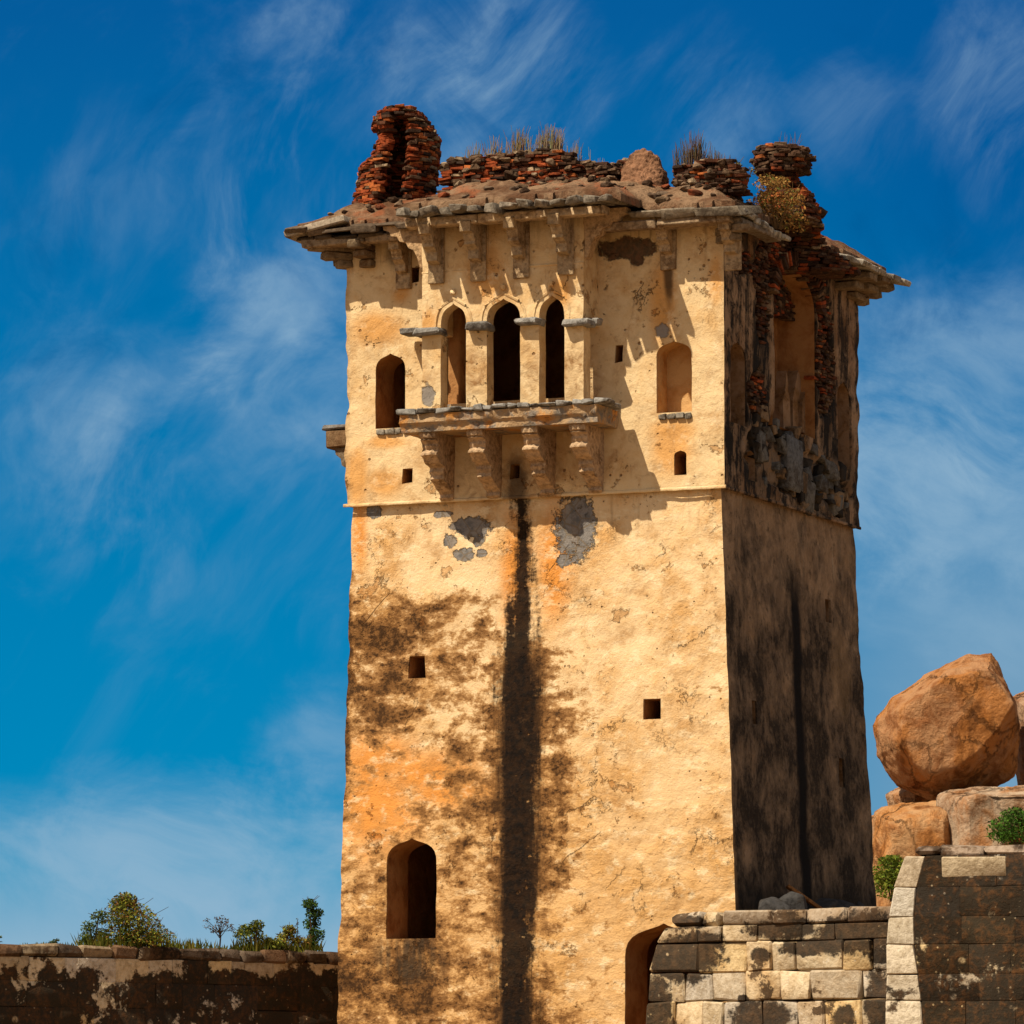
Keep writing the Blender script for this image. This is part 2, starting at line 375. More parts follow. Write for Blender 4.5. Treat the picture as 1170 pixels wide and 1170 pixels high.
def mat_upper_front():
    g = material('cream_plaster_upper'); x, z = g.x, g.z; P = g.P
    nL = g.noise(P, 0.7, 5, 0.6); nM = g.noise(P, 2.3, 8, 0.62, 0.4); nF = g.noise(P, 8.0, 8, 0.68); nm3 = g.noise(P, 3.4, 8, 0.7, 0.8)
    nv = g.noise(g.vmul(P, (5, 5, 0.4)), 1.5, 6, 0.6)
    col = g.mix((0.645, 0.47, 0.26, 1), (0.52, 0.31, 0.125, 1), g.ss(nL + (nM - 0.5) * 0.7, 0.42, 0.75) * 0.8)
    col = g.mix(col, (0.68, 0.52, 0.32, 1), g.ss(nF, 0.55, 0.75) * 0.4)
    om = mask_stone(g, x, z, [FB(430, 375, 30, 18), FB(408, 545, 14, 34), FB(440, 552, 22, 16), FB(757, 345, 14, 45), FB(768, 492, 26, 14), FB(818, 320, 8, 28), FB(458, 336, 10, 12), FB(440, 505, 25, 8), FB(660, 340, 12, 16), FB(575, 320, 20, 30), FB(505, 375, 14, 14), FB(768, 515, 22, 26)], nM, 1.5, 0.6)
    col = g.mix(col, (0.55, 0.235, 0.04, 1), om * 0.7)
    col = g.mix(col, (0.40, 0.21, 0.075, 1), g.ss(g.noise(P, 1.3, 9, 0.7, 0.3), 0.5, 0.66) * 0.55)
    col = g.mix(col, (0.76, 0.61, 0.39, 1), g.ss(g.noise(P, 2.6, 8, 0.7), 0.54, 0.68) * 0.45)
    st = g.sat(g.ss(nm3, 0.52, 0.72) * 0.5)
    pil = mask_stone(g, x, z, [FB(544, 425, 14, 35, -.73), FB(603, 425, 14, 40, -.73), FB(657, 430, 14, 34, -.73), FB(490, 420, 7, 30, -.73)], nM, 1.4, 0.6)
    st = g.sat(st + pil * 0.55 * g.ss(nm3, .35, .6) + g.blob(x, z, *FB(590, 545, 70, 22), nM, 1.2, 0.5) * 0.6 * g.ss(nm3, 0.36, 0.6))
    ed = g.sat((1.0 - g.ss(x + (nF - 0.5) * 0.4, -7.3, -7.08)) * 0.7 + g.ss(z, 17.2, 17.6) * 0.3)
    col = g.mix(col, (0.22, 0.105, 0.036, 1), g.sat(st * 1.0 + ed * 0.7))
    bk = mask_stone(g, x, z, [FB(590, 560, 13, 40), FB(764, 305, 5, 40), FB(464, 300, 5, 22), FB(455, 285, 14, 20)], nM, 1.3, 0.5)
    col = g.mix(col, (0.045, 0.026, 0.016, 1), bk * 0.85)
    brk = mask_stone(g, x, z, [FB(716, 284, 32, 13), FB(728, 296, 8, 8)], nM * 0.5 + nF * 0.5, 2.6, 0.12)
    col = g.mix(col, g.mix((0.085, 0.035, 0.018, 1), (0.03, 0.018, 0.012, 1), g.ss(nF, 0.4, 0.6)), brk * 0.92)
    ws = g.ss(nv, 0.54, 0.72) * g.ss(z, 16.6, 17.4) * 0.55
    col = g.mix(col, (0.16, 0.10, 0.055, 1), ws)
    fk = g.noise(P, 1.35, 12, 0.74, 0.2); fl = g.ss(fk, 0.60, 0.615)
    col = g.mix(col, g.mix(col, (0.74, 0.58, 0.44, 1), 1.0, 'MULTIPLY'), fl * 0.8)
    rim = fl * (1.0 - g.ss(fk, 0.615, 0.627)); col = g.mix(col, (0.13, 0.065, 0.025, 1), rim * 0.55)
    pt = pits(g, P, 4.0, 0.13) * g.ss(nM, 0.44, 0.54)
    col = g.mix(col, (0.20, 0.09, 0.035, 1), pt * 0.8)
    gf = g.noise(P, 13, 6, 0.75); col = g.mix(col, (0.13, 0.06, 0.022, 1), g.ss(gf * 0.6 + nM * 0.4, 0.565, 0.65) * 0.6)
    stk = mask_stone(g, x, z, [FB(757, 378, 8, 9), FB(489, 452, 7, 12, -.73)], nM * 0.4 + nF * 0.6, 2.4, 0.15)
    col = g.mix(col, GREY, stk * 0.9)
    ck = 1.0 - g.ss(g.vor(g.vadd(P, g.vmul(g.comb(nF, nF, nF), (.4, .4, .4))), 0.9, 'DISTANCE_TO_EDGE'), 0.002, 0.010)
    ck = ck * g.ss(nL, 0.56, 0.60) * g.ss(nM, 0.45, 0.5)
    col = g.mix(col, (0.09, 0.05, 0.025, 1), ck * 0.7)
    h = nM * 0.6 + nF * 0.4 - pt * 0.9 - fl * 0.35 - brk * 0.8 - ck * 0.6 - stk * 0.5 + g.noise(P, 26, 5, 0.7) * 0.15
    return finish(g, col, h, 0.06, 0.9)
def mat_shaft_right():
    g = material('blackened_plaster'); y, z = g.y, g.z; P = g.P
    nL = g.noise(P, 0.8, 6, 0.6); nM = g.noise(g.vmul(P, (1, 1, 0.85)), 2.4, 9, 0.70, 0.4); nF = g.noise(P, 9, 8, 0.72)
    nv = g.noise(g.vmul(P, (1, 1, 0.8)), 1.6, 10, 0.74, 0.4); nv2 = g.noise(g.vmul(P, (1, 3.2, 0.22)), 1.4, 7, 0.6, 0.4)
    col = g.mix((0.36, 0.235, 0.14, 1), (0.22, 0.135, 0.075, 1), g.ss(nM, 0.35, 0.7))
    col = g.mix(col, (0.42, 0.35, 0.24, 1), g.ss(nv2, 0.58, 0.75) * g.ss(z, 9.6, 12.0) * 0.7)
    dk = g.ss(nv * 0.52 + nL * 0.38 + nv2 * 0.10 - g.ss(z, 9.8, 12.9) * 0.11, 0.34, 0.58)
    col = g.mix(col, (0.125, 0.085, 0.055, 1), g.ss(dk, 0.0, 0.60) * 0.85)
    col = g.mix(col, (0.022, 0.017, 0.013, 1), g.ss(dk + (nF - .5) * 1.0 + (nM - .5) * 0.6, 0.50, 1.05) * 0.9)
    gr_ = g.noise(P, 14, 8, 0.78); col = g.mix(col, (0.16, 0.11, 0.07, 1), g.ss(gr_, 0.52, 0.68) * 0.6); col = g.mix(col, (0.012, 0.010, 0.008, 1), g.ss(g.noise(P, 5.5, 9, 0.75), 0.52, 0.66) * 0.6)
    v0, _ = RF(911, 800)
    stv = g.m('ABSOLUTE', y - v0 + (g.noise(g.vmul(P, (0, 0, 1)), 0.5, 3, .5) - 0.5) * 0.6) + (nF - 0.5) * 0.2
    col = g.mix(col, (0.012, 0.010, 0.009, 1), (1.0 - g.ss(stv, 0.12, 0.34)) * (1.0 - g.ss(z, 11.0, 12.0)))
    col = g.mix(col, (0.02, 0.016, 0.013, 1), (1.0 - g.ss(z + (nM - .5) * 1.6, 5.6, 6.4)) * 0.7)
    tan = g.blob(y, z, *RB(960, 770, 12, 50), nM, 1.6, 0.4)
    col = g.mix(col, (0.32, 0.20, 0.10, 1), tan * 0.35)
    ed = 1.0 - g.ss(y + (nF - 0.5) * 0.25, -0.05, 0.16)
    col = g.mix(col, (0.30, 0.18, 0.09, 1), ed * 0.6)
    h = nM + nF * 0.6
    return finish(g, col, h, 0.09, 0.9)
def mat_upper_right():
    g = material('ruined_plaster_side'); y, z = g.y, g.z; P = g.P
    nL = g.noise(P, 0.9, 6, 0.6); nM = g.noise(P, 2.4, 9, 0.68, 0.5); nF = g.noise(P, 8, 8, 0.7); nv = g.noise(g.vmul(P, (1, 2.2, 0.3)), 1.4, 8, 0.66)
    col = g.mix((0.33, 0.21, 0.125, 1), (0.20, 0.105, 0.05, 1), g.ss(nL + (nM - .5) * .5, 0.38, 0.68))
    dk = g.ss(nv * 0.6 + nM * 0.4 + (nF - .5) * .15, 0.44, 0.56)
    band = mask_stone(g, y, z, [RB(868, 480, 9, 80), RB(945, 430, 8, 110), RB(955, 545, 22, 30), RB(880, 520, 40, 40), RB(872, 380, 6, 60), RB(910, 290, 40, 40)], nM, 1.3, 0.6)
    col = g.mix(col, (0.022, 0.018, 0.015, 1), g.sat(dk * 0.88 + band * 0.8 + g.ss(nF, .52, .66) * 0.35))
    rough = mask_stone(g, y, z, [RB(925, 545, 45, 38), RB(862, 510, 16, 26)], nM, 1.2, 0.25)
    sc = g.vor(P, 2.6, 'F1', 1)
    st = g.mix(g.mix((0.16, 0.155, 0.15, 1), (0.30, 0.19, 0.11, 1), g.ss(S(g, g.nt.nodes.new('ShaderNodeSeparateColor').outputs[0]), 0, 1)), (0.03, 0.025, 0.02, 1), g.ss(nM, 0.45, 0.6))
    col = g.mix(col, st, rough * 0.8)
    h = nM + nF * 0.7 - dk * 0.3 + g.vor(P, 2.6, 'DISTANCE_TO_EDGE') * rough * 2.0
    return finish(g, col, h, 0.10, 1.0)
def mat_interior(name='inner_plaster', a=(0.36, 0.175, 0.065, 1), b=(0.22, 0.085, 0.026, 1)):  # default colours darker than the outer plaster, to deepen the shade inside the openings
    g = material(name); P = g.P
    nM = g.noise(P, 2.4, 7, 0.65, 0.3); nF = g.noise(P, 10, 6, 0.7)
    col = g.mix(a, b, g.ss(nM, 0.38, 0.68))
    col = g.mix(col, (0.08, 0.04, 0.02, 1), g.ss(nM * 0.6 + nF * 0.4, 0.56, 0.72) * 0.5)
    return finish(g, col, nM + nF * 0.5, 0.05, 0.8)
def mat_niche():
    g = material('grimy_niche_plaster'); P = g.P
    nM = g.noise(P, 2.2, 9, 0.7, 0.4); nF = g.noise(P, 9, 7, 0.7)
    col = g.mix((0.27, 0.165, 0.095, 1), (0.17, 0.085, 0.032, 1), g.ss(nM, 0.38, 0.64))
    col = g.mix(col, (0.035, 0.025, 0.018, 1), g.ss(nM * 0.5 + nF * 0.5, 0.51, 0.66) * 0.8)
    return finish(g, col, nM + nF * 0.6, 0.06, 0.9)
def mat_tinted(name, dirt, sc=6.0, dist=0.03, amt=0.8, lo=0.45, hi=0.68, bumpst=0.9, top=None):
    """per-piece colour from the mesh, plus grain and dirt"""
    g = material(name); P = g.P; nM = g.noise(P, sc * 0.4, 8, 0.66, 0.4); nF = g.noise(P, sc * 2.5, 7, 0.7)
    col = g.mix(g.col, g.mix(g.col, (0.5, 0.5, 0.5, 1), 1.0, 'MULTIPLY'), g.ss(nF, 0.35, 0.7))
    col = g.mix(col, dirt, g.ss(nM + (nF - .5) * 0.4, lo, hi) * amt)
    return finish(g, col, nM + nF * 0.8, dist, bumpst)
def mat_balcony():
    g = material('stained_balcony_stone'); P = g.P; nM = g.noise(P, 2.6, 8, 0.66, 0.5); nF = g.noise(P, 10, 7, 0.7)
    col = g.mix((0.40, 0.26, 0.14, 1), (0.22, 0.185, 0.15, 1), g.ss(nM, 0.45, 0.58))
    col = g.mix(col, (0.52, 0.21, 0.035, 1), g.ss(g.noise(P, 1.7, 6, 0.6), 0.50, 0.62) * 0.8)
    col = g.mix(col, (0.055, 0.03, 0.018, 1), g.ss(nM * .5 + nF * 0.5, 0.53, 0.64) * 0.85)
    return finish(g, col, nM + nF, 0.06, 1.0)
def mat_roof():
    g = material('roof_lime_and_earth'); P = g.P; nM = g.noise(P, 1.8, 9, 0.68, 0.5); nF = g.noise(P, 8, 8, 0.72)
    col = g.mix((0.27, 0.165, 0.095, 1), (0.12, 0.058, 0.03, 1), g.ss(nM, 0.40, 0.62))
    col = g.mix(col, (0.30, 0.09, 0.035, 1), g.ss(g.noise(P, 1.2, 6, .6), 0.56, 0.66) * 0.6)
    col = g.mix(col, (0.05, 0.03, 0.018, 1), g.ss(nF, 0.52, 0.68) * 0.75)
    return finish(g, col, nM + nF * 0.9, 0.12, 1.0)
def mat_masonry(name, stain, lo, hi, z0, z1, low_amt, brownish, seed):
    """squared granite blocks, blackened by lichen from the top down; block colour comes from the mesh"""
    g = material(name); P = g.vadd(g.P, (seed, 0, 0)); z = g.z
    nL = g.noise(P, 0.75, 6, 0.6, 0.3); nM = g.noise(P, 2.2, 9, 0.66, 0.5); nF = g.noise(P, 9, 8, 0.7)
    col = g.mix(g.col, g.mix(g.col, (0.62, 0.58, 0.52, 1), 1.0, 'MULTIPLY'), g.ss(nF, 0.38, 0.68))
    zt = g.ss(z, z0, z1)
    a = nL * 0.6 + nM * 0.4 + zt * stain - (1.0 - zt) * low_amt
    mk = g.ss(a + (nF - 0.5) * 0.16, lo, hi)
    sp = pits(g, P, 2.6, 0.2) * g.ss(nM, 0.46, 0.6)
    sp2 = pits(g, P, 7.0, 0.16) * g.ss(nF, 0.45, 0.55)
    mk = mk * (1.0 - g.mx(sp * 0.85, sp2 * 0.8))
    dark = g.mix((0.018, 0.013, 0.009, 1), brownish, g.ss(nM * 0.4 + nF * 0.6, 0.46, 0.66))
    col = g.mix(col, dark, mk * 0.97)
    return finish(g, col, nM * 0.6 + nF - mk * 0.2, 0.045, 0.9)
def mat_rock():
    g = material('granite_boulder'); P = g.P; nL = g.noise(P, 0.55, 6, 0.62, 0.4); nM = g.noise(P, 1.6, 9, 0.66, 0.6); nF = g.noise(P, 7, 9, 0.72)
    nv = g.noise(g.vmul(P, (1.5, 1.5, 0.35)), 1.2, 7, 0.62)
    col = g.mix(g.col, g.mix(g.col, (0.62, 0.45, 0.33, 1), 1.0, 'MULTIPLY'), g.ss(nM, 0.40, 0.66))
    col = g.mix(col, (0.42, 0.15, 0.028, 1), g.ss(nL + (nv - .5) * .5, 0.46, 0.62) * 0.65)
    col = g.mix(col, (0.10, 0.04, 0.016, 1), g.ss(nv * 0.5 + nM * 0.5, 0.51, 0.64) * 0.75)
    col = g.mix(col, (0.05, 0.035, 0.025, 1), g.ss(nF, 0.62, 0.76) * 0.5)
    fs = 1.0 - g.ss(g.vor(g.vadd(P, g.vmul(g.comb(nM, nL, nF), (.9, .9, .9))), 0.55, 'DISTANCE_TO_EDGE'), 0.0, 0.02)
    col = g.mix(col, (0.06, 0.03, 0.018, 1), fs * g.ss(nL, .52, .6) * 0.45)
    return finish(g, col, nM * 1.0 + nF * 0.7 - fs * 0.5, 0.18, 1.0)
def mat_leaf(name):
    g = material(name); nF = g.noise(g.P, 6, 3, 0.6)
    col = g.mix(g.col, g.mix(g.col, (0.5, 0.55, 0.4, 1), 1.0, 'MULTIPLY'), nF)
    g.b.inputs['Roughness'].default_value = 0.7
    m = finish(g, col); nt = g.nt
    tr = nt.nodes.new('ShaderNodeBsdfTranslucent'); g.put(tr.inputs[0], col)
    mx = nt.nodes.new('ShaderNodeMixShader'); mx.inputs[0].default_value = 0.25
    out = nt.nodes['Material Output']
    nt.links.new(g.b.outputs[0], mx.inputs[1]); nt.links.new(tr.outputs[0], mx.inputs[2]); nt.links.new(mx.outputs[0], out.inputs[0])
    return m
def mat_earth():
    g = material('dry_earth'); P = g.P; nM = g.noise(P, 0.5, 8, 0.65, 0.4); nF = g.noise(P, 5, 7, 0.7)
    col = g.mix((0.33, 0.22, 0.12, 1), (0.20, 0.125, 0.065, 1), g.ss(nM, 0.38, 0.66))
    col = g.mix(col, (0.12, 0.11, 0.04, 1), g.ss(nF, 0.52, 0.7) * 0.5)
    return finish(g, col, nM + nF * 0.6, 0.1, 0.8)
M_SF, M_SR, M_UF, M_UR = mat_shaft_front(), mat_shaft_right(), mat_upper_front(), mat_upper_right()
M_NI = mat_niche(); M_OC = mat_interior('ochre_niche_plaster', (0.52, 0.31, 0.13, 1), (0.40, 0.19, 0.06, 1))
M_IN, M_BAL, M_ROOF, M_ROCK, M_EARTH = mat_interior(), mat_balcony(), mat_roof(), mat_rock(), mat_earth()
M_BRICK = mat_tinted('old_brick', (0.03, 0.014, 0.008, 1), 5, 0.04, 0.75, 0.46, 0.62)
M_STONE = mat_tinted('eave_stone', (0.045, 0.032, 0.022, 1), 5, 0.04, 0.75, 0.47, 0.66)
M_CARVE = mat_tinted('bracket_stone', (0.11, 0.055, 0.025, 1), 5, 0.06, 0.65, 0.48, 0.66)
M_LEAF = mat_leaf('leaf'); M_DRY = mat_leaf('dry_stalk'); M_WOOD = mat_tinted('wood', (0.03, 0.02, 0.012, 1), 8, 0.02, 0.6)

# ------------------------------------------------------------------ ground: one sheet, gently rising to the tower
ZG = 2.2
def ground_z(x, y): return ZG * sm(y, 25, 80) + 0.12 * nz(x * 0.15, y * 0.15)
gm = MB()
xs = [-4000, -900, -300, -120] + [-80 + i * 4 for i in range(41)] + [120, 300, 900, 4000]
ys = [-4000, -900, -200, -60] + [-40 + i * 4 for i in range(66)] + [300, 600, 1500, 6000]
for y in ys:
    for x in xs: gm.v.append((x, y, ground_z(x, y) if abs(x) < 300 and abs(y) < 400 else (ZG if y > 0 else 0)))
nx = len(xs)
for j in range(len(ys) - 1):
    for i in range(nx - 1): gm.f.append((j * nx + i, j * nx + i + 1, (j + 1) * nx + i + 1, (j + 1) * nx + i)); gm.c.append((1, 1, 1)); gm.mi.append(0)
tag(gm.build('ground', M_EARTH), kind='structure')

# ================================================================== THE TOWER
TOWER = empty('watchtower', (C0.x, C0.y, ZG), -TH)
tag(TOWER, 'tall square ruined watchtower of stained ochre plaster with broken brick parapet and balcony', 'tower')
offF = lambda z: -0.09 + 0.020 * (ZS - z)
offR = lambda z: -0.10 + 0.039 * (ZS - z)
offB = lambda z: -0.09 + 0.05 * (ZS - z) + 0.35 * max(0, (6.6 - z) / 3) ** 2
def rough(p, k=1.0):
    return k * (0.030 * nz(p[0] * .7, p[1] * .7, p[2] * .7) + 0.016 * nz(p[0] * 2.3, p[1] * 2.3, p[2] * 2.3) + 0.009 * nz(p[0] * 6, p[1] * 6, p[2] * 6))
Z0 = ZG - 0.2
def warp_shaft(a, b, c):
    z = Z0 + (ZS + 0.05 - Z0) * c
    u = -W - offF(z) + a * (W + offF(z) + offR(z)); v = -offF(z) + b * (L + offF(z) + offB(z))
    p = (u, v, z); r = rough(p)
    e = min(abs(a - 0), abs(a - 1)) * W + min(b, 1 - b) * L                      # chipped arrises
    chip = 0.045 * max(0, nz(z * 2.1, a * 3, b * 3) + 0.1) * sm(0.25 - e, 0, 0.25)
    if b == 0: v += r + chip
    if b == 1: v -= r * 1.5 + chip
    if a == 0: u += r + chip
    if a == 1: u -= r + chip * 0.4
    return (u, v, z)
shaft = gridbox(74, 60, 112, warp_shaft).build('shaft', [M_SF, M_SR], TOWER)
cut = MB(); tubs = []
def solid(m, a, b): m.box([(x + y) / 2 for x, y in zip(a, b)], [y - x for x, y in zip(a, b)])
def inner_slot(o, test):
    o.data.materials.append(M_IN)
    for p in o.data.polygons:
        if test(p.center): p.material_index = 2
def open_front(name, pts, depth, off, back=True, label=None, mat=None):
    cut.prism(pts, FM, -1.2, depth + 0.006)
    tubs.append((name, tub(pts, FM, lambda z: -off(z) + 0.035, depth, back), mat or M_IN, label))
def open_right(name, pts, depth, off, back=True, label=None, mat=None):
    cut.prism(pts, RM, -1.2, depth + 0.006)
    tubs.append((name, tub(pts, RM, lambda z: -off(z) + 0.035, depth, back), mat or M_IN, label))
def fr(x0, x1, yb, yt, v=0.0):
    u0, z0 = F(x0, yb, v); u1, z1 = F(x1, yt, v); return u0, u1, z0, z1
u0, u1, z0, z1 = fr(443, 500, 1073, 957); zs = F(443, 985)[1]
open_front('arched_window', arch(u0, u1, z0, zs, z1, 0.02), 0.85, offF, False, label='large arched opening low in the wall')
u0, _ = F(716, 1100); open_front('doorway', arch(u0, u0 + 1.42, ZG + 0.15, F(716, 1092)[1], F(755, 1055)[1], 0.02), 0.95, offF, False)
u0, u1, z0, z1 = fr(467, 485.5, 775, 749); open_front('square_vent', [(u0 - .03, z0), (u1, z0), (u1 - .02, z1), (u0, z1)], 1.2, offF)
u0, u1, z0, z1 = fr(735, 755, 822, 798); open_front('square_vent', [(u0 - .01, z0), (u1, z0), (u1, z1), (u0, z1)], 1.2, offF)
for X, Y0, Y1 in ((948, 684, 712), (859, 800, 828), (957, 866, 900)):
    v0, za = RF(X - 3, Y0); v1, zb = RF(X + 3.2, Y1)
    open_right('slit_window', rectp(v0, v1, zb, za), 0.8, offR, mat=M_NI)
rm_ = MB(); solid(rm_, (-6.7, .80, 4.3), (-3.9, 4, 7.6)); solid(rm_, (-3.5, .90, 2.3), (-.45, 4, 6.2)); carve(shaft, rm_)
carve(shaft, cut); finish_mesh(shaft); 
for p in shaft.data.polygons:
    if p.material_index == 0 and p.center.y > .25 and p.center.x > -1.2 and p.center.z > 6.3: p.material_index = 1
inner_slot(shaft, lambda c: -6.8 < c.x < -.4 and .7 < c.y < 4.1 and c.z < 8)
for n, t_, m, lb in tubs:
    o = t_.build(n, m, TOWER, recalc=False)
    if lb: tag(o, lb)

# ---- upper storey
def seg(v, z, X, Y, rx, ry):
    c = RB(X, Y, rx, ry); d = math.hypot((v - c[0]) / c[2], (z - c[1]) / c[3]); return d
DMG = [(905, 285, 34, 60), (925, 545, 48, 34), (866, 470, 8, 60), (872, 330, 9, 55), (942, 390, 9, 80), (862, 512, 12, 24), (895, 500, 20, 18), (955, 560, 22, 26), (850, 300, 10, 16)]
def damage(v, z):
    n = 0.55 * fbm((v * 1.7, z * 1.7, 3.3), 5)
    return max(sm(1.05 - seg(v, z, *d) - n, -0.12, 0.12) for d in DMG)
ZT = 17.72
def warp_upper(a, b, c):
    z = ZS + (ZT - ZS) * c; u = -W + a * W; v = b * L
    p = (u, v, z); r = rough(p)
    e = min(a, 1 - a) * W + min(b, 1 - b) * L
    chip = (0.05 * max(0, nz(z * 2.7, a * 3 + 5, b * 3) + 0.15) + 0.05 * max(0, nz(z * .9, a, b * 7))) * sm(0.22 - e, 0, 0.22)
    if b == 0: v += r + chip
    if b == 1: v -= r + chip * 1.8 - 0.07 * nz(z * 1.3, 9)
    if a == 0: u += r + chip
    if a == 1: u -= r + chip * 0.5 + damage(v, z) * (0.13 + 0.07 * nz(v * 3, z * 3))
    return (u, v, z)
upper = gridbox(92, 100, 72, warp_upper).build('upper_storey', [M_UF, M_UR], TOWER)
cut = MB(); tubs = []; zero = lambda z: 0.0
u0, u1, z0, z1 = fr(428.5, 463, 490, 402.5); open_front('arched_window', arch(u0, u1, z0, F(430, 424)[1], z1, 0.015), 0.8, zero, False, label='small arched window left of the balcony')
u0, u1, z0, z1 = fr(750, 790, 472, 388); zw = z0
open_front('arched_window', arch(u0, u1, z0, F(752, 408)[1], z1, 0.012), 0.50, zero, mat=M_OC, label='blind arched window right of the balcony')
for nm, x0, x1, yb, yt in (('square_vent', 467, 479, 324, 305), ('square_vent', 459, 472, 553, 535), ('square_vent', 702, 712, 415, 394), ('weep_hole', 582, 594, 548, 530)):
    u0, u1, z0, z1 = fr(x0, x1, yb, yt); open_front(nm, [(u0, z0), (u1 - .01, z0 + .02), (u1, z1), (u0 + .02, z1)], 0.7, zero)
u0, u1, z0, z1 = fr(770, 784, 543, 514); open_front('arched_vent', arch(u0, u1, z0, F(770, 521)[1], z1), 0.7, zero)
bu0 = F(497, 400)[0]; bu1 = F(662, 400)[0]
open_front('alcove', rectp(bu0, bu1, F(580, 458)[1], F(580, 330)[1]), 0.8, zero, False)
# side face: big broken arch, two niches, a small niche
def rr(x0, x1, yb, yt):
    v0, za = RF(x0, yb); v1, zb = RF(x1, yt); return v0, v1, za, zb
v0, v1, _, _ = rr(882, 930, 0, 0); vb = (v0 + v1) / 2
zb_ = RF(905, 492)[1]; zsp = RF(905, 345)[1]; zap = RF(905, 306)[1]
half = (v1 - v0) / 2
rounda = [(v0, zb_), (v1, zb_), (v1, zb_ + .8), (v1, zb_ + 1.6)] + [(vb + half * math.cos(t_ * math.pi / 14), zsp + (zap - zsp) * math.sin(t_ * math.pi / 14)) for t_ in range(15)] + [(v0, zb_ + 1.6), (v0, zb_ + .8)]
open_right('arched_recess', rounda, 0.75, zero)
v0, v1, za, zb = rr(834.5, 853, 482, 394); open_right('arched_niche', arch(v0, v1, za, RF(843, 412)[1], zb, .02), 0.38, zero)
v0, v1, za, zb = rr(957.5, 972, 532, 438); open_right('arched_niche', arch(v0, v1, za, RF(965, 462)[1], zb, .02), 0.45, zero)
v0, v1, za, zb = rr(855.5, 864.5, 548, 516); open_right('arched_niche', arch(v0, v1, za, RF(860, 522)[1], zb), 0.3, zero)
rm_ = MB(); solid(rm_, (-6.75, .75, ZS + .9), (-1.9, 5.5, 17.2)); carve(upper, rm_)
carve(upper, cut); finish_mesh(upper)
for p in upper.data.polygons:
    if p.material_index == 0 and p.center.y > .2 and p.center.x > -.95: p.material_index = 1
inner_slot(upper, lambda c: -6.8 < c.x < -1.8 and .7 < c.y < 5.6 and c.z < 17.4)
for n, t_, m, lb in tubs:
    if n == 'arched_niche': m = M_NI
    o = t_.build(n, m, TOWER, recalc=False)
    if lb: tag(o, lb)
# ---- string course under the upper storey
sc_ = MB()
n = 90
def strip(fn, n):
    prof = [(-.005, .0), (.012, .008), (.018, .03), (.012, .05), (-.005, .06)]
    vs = []
    for i in range(n + 1):
        for d, h in prof:
            vs.append(fn(i / n, d * (1 + .5 * nz(i * .6, h * 9)), h + .008 * nz(i * .35)))
    k = len(prof)
    sc_.add(vs, [(i * k + j, i * k + j + 1, (i + 1) * k + j + 1, (i + 1) * k + j) for i in range(n) for j in range(k - 1)])
strip(lambda t_, d, h: (-W - .03 + (W + .06) * t_, -d - .012, ZS - .03 + h), 110)
sc_.build('string_course', M_UF, TOWER, recalc=False)
sc_ = MB(); strip(lambda t_, d, h: (d + .012, -.03 + (L + .03) * t_, ZS - .03 + h), 110)
sc_.build('string_course', M_UR, TOWER, recalc=False)

# ---- bay (oriel) with three arches
PV = -0.73
bl, _ = F(482, 400, PV); br, _ = F(667, 400, PV); zbb = F(570, 463, PV)[1] - .03; zbt = 17.98
def warp_bay(a, b, c):
    u = bl + (br - bl) * a; v = PV + 0.30 * b; z = zbb + (zbt - zbb) * c; r = rough((u, v, z), 0.8)
    chip = 0.03 * max(0, nz(z * 2.7, a * 3 + 5, 1)) * (a in (0, 1))
    if b == 0: v += r
    if a == 0: u += chip
    if a == 1: u -= chip
    return (u, v, z)
bay = gridbox(44, 5, 56, warp_bay).build('bay_window', [M_UF, M_UF], TOWER)
cut = MB(); arches = []
for x0, x1, ys_, ya in ((503.5, 532.5, 372, 346.5), (556, 594.5, 368, 341), (616, 645, 364, 337)):
    u0, zs_ = F(x0, ys_, PV); u1, _ = F(x1, ys_, PV); za = F((x0 + x1) / 2, ya, PV)[1]
    pts = arch(u0, u1, zbb - .2, zs_, za, 0.012); arches.append((u0, u1, zs_, za)); cut.prism(pts, FM, PV - .3, PV + .8)
carve(bay, cut)
# returns, arch hoods and the thin line moulding are added to the same mesh
ex = MB()
zcap = F(600, 372, PV)[1]
ex.box((br - .14, (PV + .3) / 2 - .0, (zcap + zbt) / 2), (.28, -PV - .3 + .02, zbt - zcap), jit=.006, bev=.012)
ex.box((bl + .14, (PV + .3) / 2, (zcap + zbt) / 2), (.28, -PV - .3 + .02, zbt - zcap), jit=.006, bev=.012)
for u0, u1, zs_, za in arches:
    c = (u0 + u1) / 2; h = (u1 - u0) / 2 + .10
    pts = [(c + h * a, zs_ - .02 + (za + .13 - zs_) * b) for a, b in OGEE] + [(c - h * a, zs_ - .02 + (za + .13 - zs_) * b) for a, b in OGEE[-2::-1]]
    ex.tube([(p, PV + .005, q) for p, q in pts], .028, 5)
    ex.box((c, PV - .02, za + .20), (.09, .08, .10), jit=.01, bev=.02)
zl = F(575, 306, PV)[1]
for k in range(14):
    a = bl + (br - bl) * k / 14; b = bl + (br - bl) * (k + 1) / 14
    ex.tube([(a, PV + .008, zl + .01 * nz(k)), (b, PV + .008, zl + .01 * nz(k + 1))], .022, 5)
eo = ex.build('extra', M_UF, None); eo.location = (0, 0, 0)
bm = bmesh.new(); bm.from_mesh(bay.data); bm.from_mesh(eo.data); bm.to_mesh(bay.data); bm.free(); bpy.data.objects.remove(eo)
finish_mesh(bay)
for X, w_ in ((521, .24),):       # inner piers standing behind the arches
    up = F(X, 420, .25)[0]; m = MB(); m.box((up, .32, (zbb + 16.9) / 2), (w_, .3, 16.9 - zbb), jit=.01, bev=.03, col=(1, 1, 1)); m.build('inner_pier', M_IN, TOWER)
